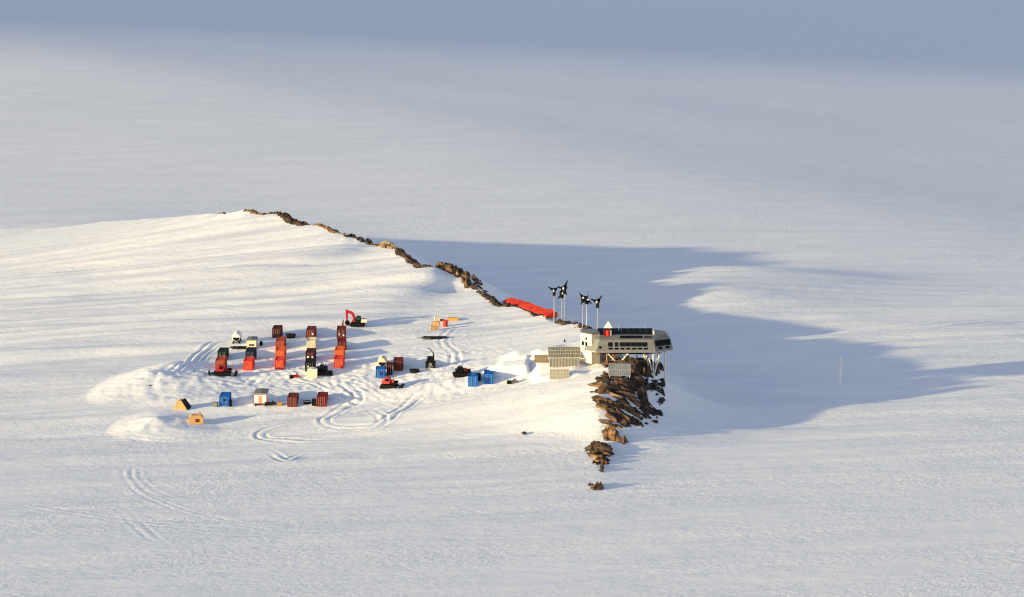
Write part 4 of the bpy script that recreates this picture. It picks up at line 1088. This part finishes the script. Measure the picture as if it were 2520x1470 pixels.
# ------------------------------------------------------------------ turbines, walkway, mast
def build_turbines():
    G = 'small wind turbines on the crest'
    t = thing('wind_turbine', (0, 0, 0), 0, '', 'wind turbine', G)
    H = 7.2
    MB().tube((0, 0, -.6), (0, 0, H), .12, .08, 10).build('mast', 'steel', t)
    MB().tube((0, 0, -.5), (0, 0, .12), .4, .36, 10).build('base_flange', 'steel', t)
    nc = MB(); 
    nc.loft([[(r * math.cos(a), y, H + .25 + r * math.sin(a)) for a in np.linspace(0, 2 * math.pi, 12, endpoint=False)] for y, r in ((-.55, .38), (-.3, .5), (.3, .52), (1.0, .45), (1.25, .2))])
    n_ = nc.build('nacelle', 'black_paint', t)
    MB().loft([[(r * math.cos(a), y, H + .25 + r * math.sin(a)) for a in np.linspace(0, 2 * math.pi, 12, endpoint=False)] for y, r in ((-.85, .08), (-.8, .17), (-.7, .23), (-.551, .25))]).build('spinner', 'white_paint', n_)
    MB().box(-.36, .36, -.4, .5, H - .95, H - .3).build('gearbox', 'black_paint', t)
    for k in range(3):
        a = R(35 + 120 * k)
        ux, uz = math.cos(a), math.sin(a); nx, nz = -uz, ux
        q = MB()
        rings = []
        for r, w, th in ((.35, .24, .14), (.6, .32, .09), (.9, .17, .05), (1.9, .05, .025)):
            cx, cz = ux * r, uz * r
            rings.append([(cx + nx * w, -.1 - th - .22, cz + nz * w), (cx - nx * w, -.1 - th + .22, cz - nz * w), (cx - nx * w, -.1 + th + .22, cz - nz * w), (cx + nx * w, -.1 + th - .22, cz + nz * w)])
        q.loft(rings); q.build('blade', 'black_paint', t).location = (0, 0, H + .25)
    spots = [((560, 600), 290, -12, 'leftmost wind turbine, beside the lower end of the red shelter'),
             ((652, 680), 320, 20, 'second wind turbine from the left, partly in front of the taller one'),
             ((680, 690), 262, -25, 'tallest wind turbine, with its rotor above the others'),
             ((898, 722), 372, 10, 'wind turbine just left of the pair nearest the station'),
             ((945, 735), 395, 35, 'wind turbine right behind the station tower'),
             ((1070, 800), 425, -18, 'rightmost wind turbine rising behind the station roof')]
    for i, (bp, hy, rz, lab) in enumerate(spots):
        uv = A1(*bp)
        p = hit(uv[0], uv[1])
        if p[1] > 720 or i == 5:                      # keep it on the crest
            j = CI(14) + (0 if i == 0 else int(SUB * (.35, .45, .9, 1.05, 1.5)[i - 1])); p = crest[j].copy()
            # stand it under its place in the row
            d = ray(uv[0], uv[1]); p[0] = d[0] / d[1] * p[1]
            p[2] = z_at(p[0], p[1])
        # height so that the hub stands where the photo has it
        d = ray(*A1(bp[0], hy)); hubz = CAM_H + d[2] * p[1] / d[1]
        s = max((hubz - p[2]) / (H + .1), .5)
        if i == 0: o = t; o.location = p; o.rotation_euler = (0, 0, R(rz)); o['label'] = lab
        else: o = copy_thing(t, p, R(rz), lab)
        o.scale = (1, 1, s)
        for ch in o.children:
            if ch.name.startswith('blade'): ch.rotation_euler = (0, R((0, 47, 96, 22, 75, 110)[i]), 0)
    # shelter following the crest
    ea, eb = hit(*A1(8, 445)), hit(*A1(520, 628))
    pts = []
    for k in np.linspace(0, 1, 19):
        q = ea + (eb - ea) * k
        q[2] = max(q[2] + .25 * math.sin(k * math.pi), z_at(q[0], q[1]) - .1) + .04 * math.sin(k * 40)
        pts.append(q)
    t = thing('covered_walkway', pts[len(pts) // 2], 0, 'long red canvas covered walkway running down the ridge crest', 'shelter')
    o0 = pts[len(pts) // 2]
    rings = []; n = len(pts)
    prof = [(-1.5, .9), (-1.52, 1.85), (-1.3, 2.0), (-.5, 1.78), (.5, 1.45), (1.35, 1.1), (1.55, .95), (1.5, .82)]
    pan = MB()
    def frame(i):
        a, b = pts[max(i - 1, 0)], pts[min(i + 1, n - 1)]
        d = (b - a)[:2]; d = d / np.linalg.norm(d)
        return np.array([d[1], -d[0]])                # across, towards... right of travel
    for i in range(n):
        s = frame(i)
        rings.append([(pts[i][0] + s[0] * q - o0[0], pts[i][1] + s[1] * q - o0[1], pts[i][2] + h - o0[2]) for q, h in prof])
    MB().loft(rings).build('roof', 'red_canvas', t)
    for i in range(n):
        s = frame(i)
        for q in (-1.4, 1.4):
            x, y = pts[i][0] + s[0] * q, pts[i][1] + s[1] * q
            zt = pts[i][2] + .9 - o0[2]; zb = z_at(x, y) - o0[2] - .4
            MB().tube((x - o0[0], y - o0[1], min(zb, zt - .3)), (x - o0[0], y - o0[1], zt), .1, n=6).build('post', 'black_paint', t)
    wl = MB()
    for i in range(n - 1):
        sa, sb = frame(i), frame(i + 1); q = .9
        A = (pts[i][0] + sa[0] * q - o0[0], pts[i][1] + sa[1] * q - o0[1]); B = (pts[i + 1][0] + sb[0] * q - o0[0], pts[i + 1][1] + sb[1] * q - o0[1])
        za, zb = pts[i][2] - o0[2], pts[i + 1][2] - o0[2]
        wl.add([(A[0], A[1], za - .6), (B[0], B[1], zb - .6), (B[0], B[1], zb + 1.0), (A[0], A[1], za + 1.0), (A[0], A[1] + .2, za - .6), (B[0], B[1] + .2, zb - .6), (B[0], B[1] + .2, zb + 1.0), (A[0], A[1] + .2, za + 1.0)],
               [(0, 1, 2, 3), (4, 7, 6, 5), (3, 2, 6, 7), (0, 4, 5, 1)] + ([(0, 3, 7, 4)] if i == 0 else []) + ([(1, 5, 6, 2)] if i == n - 2 else []))
    wl.build('dark_sheet', 'rubber', t)  # black sheet put in to darken the space under the roof
    p = hit(*A1(515, 598)); 
    c = crate(p + [1.2, -.3, -.05], R(-20), 'bright red box closing the lower end of the red shelter', 1.4, 1.3, 1.5, 'scarlet_paint')
    p = hit(2068, 941)
    t = thing('mast', p + [0, 0, -.1], 0, 'thin white mast standing alone on the shaded plain right of the station', 'mast')
    MB().tube((0, 0, 0), (0, 0, 7.2), .36, .22, 8).build('pole', 'white_paint', t)
    MB().tube((-.4, 0, 6.6), (.4, 0, 6.6), .035).build('crossarm', 'strut_white', t)
    MB().tube((0, 0, -.2), (0, 0, .15), .35, .3, 8).build('base_plate', 'steel', t)
    p = hit(*A1(685, 905))
    t = thing('weather_post', p + [0, 0, -.1], 0, 'small dark instrument post on the snow left of the station tower', 'instrument post')
    MB().tube((0, 0, 0), (0, 0, 1.5), .06).build('pole', 'black_paint', t); MB().box(-.22, .22, -.2, .2, .5, .95).build('instrument_box', 'black_paint', t)
build_turbines()

# ------------------------------------------------------------------ light
w = bpy.data.worlds.new('World'); sc.world = w; w.use_nodes = True
nt = w.node_tree; sk = nt.nodes.new('ShaderNodeTexSky'); sk.sky_type = 'NISHITA'; sk.sun_disc = False
sk.sun_elevation = SUN_EL; sk.sun_rotation = R(270) - SUN_AZ
sk.altitude = 1400; sk.air_density = 1.0; sk.dust_density = 1.2; sk.ozone_density = .8
tn = nt.nodes.new('ShaderNodeMix'); tn.data_type = 'RGBA'; tn.blend_type = 'MULTIPLY'; tn.inputs['Factor'].default_value = 1
tn.inputs['B'].default_value = (1.12, .94, .925, 1)          # the camera's white balance leans to magenta
nt.links.new(sk.outputs[0], tn.inputs['A']); nt.links.new(tn.outputs['Result'], nt.nodes['Background'].inputs[0]); nt.nodes['Background'].inputs[1].default_value = .15
ld = bpy.data.lights.new('sun', 'SUN'); ld.energy = 4.0; ld.angle = R(.85); ld.color = (1, .80, .42)
lo = bpy.data.objects.new('sun', ld); COL.objects.link(lo)
to = Vector((-math.cos(SUN_AZ) * math.cos(SUN_EL), -math.sin(SUN_AZ) * math.cos(SUN_EL), math.sin(SUN_EL)))
lo.rotation_euler = to.to_track_quat('Z', 'Y').to_euler(); lo.location = (-200, 300, 300)
sc.cycles.filter_width = 1.15; sc.cycles.use_denoising = True
vs = sc.view_settings; vs.view_transform = 'Standard'; vs.look = 'None'; vs.gamma = 1; vs.exposure = .97; vs.use_curve_mapping = False
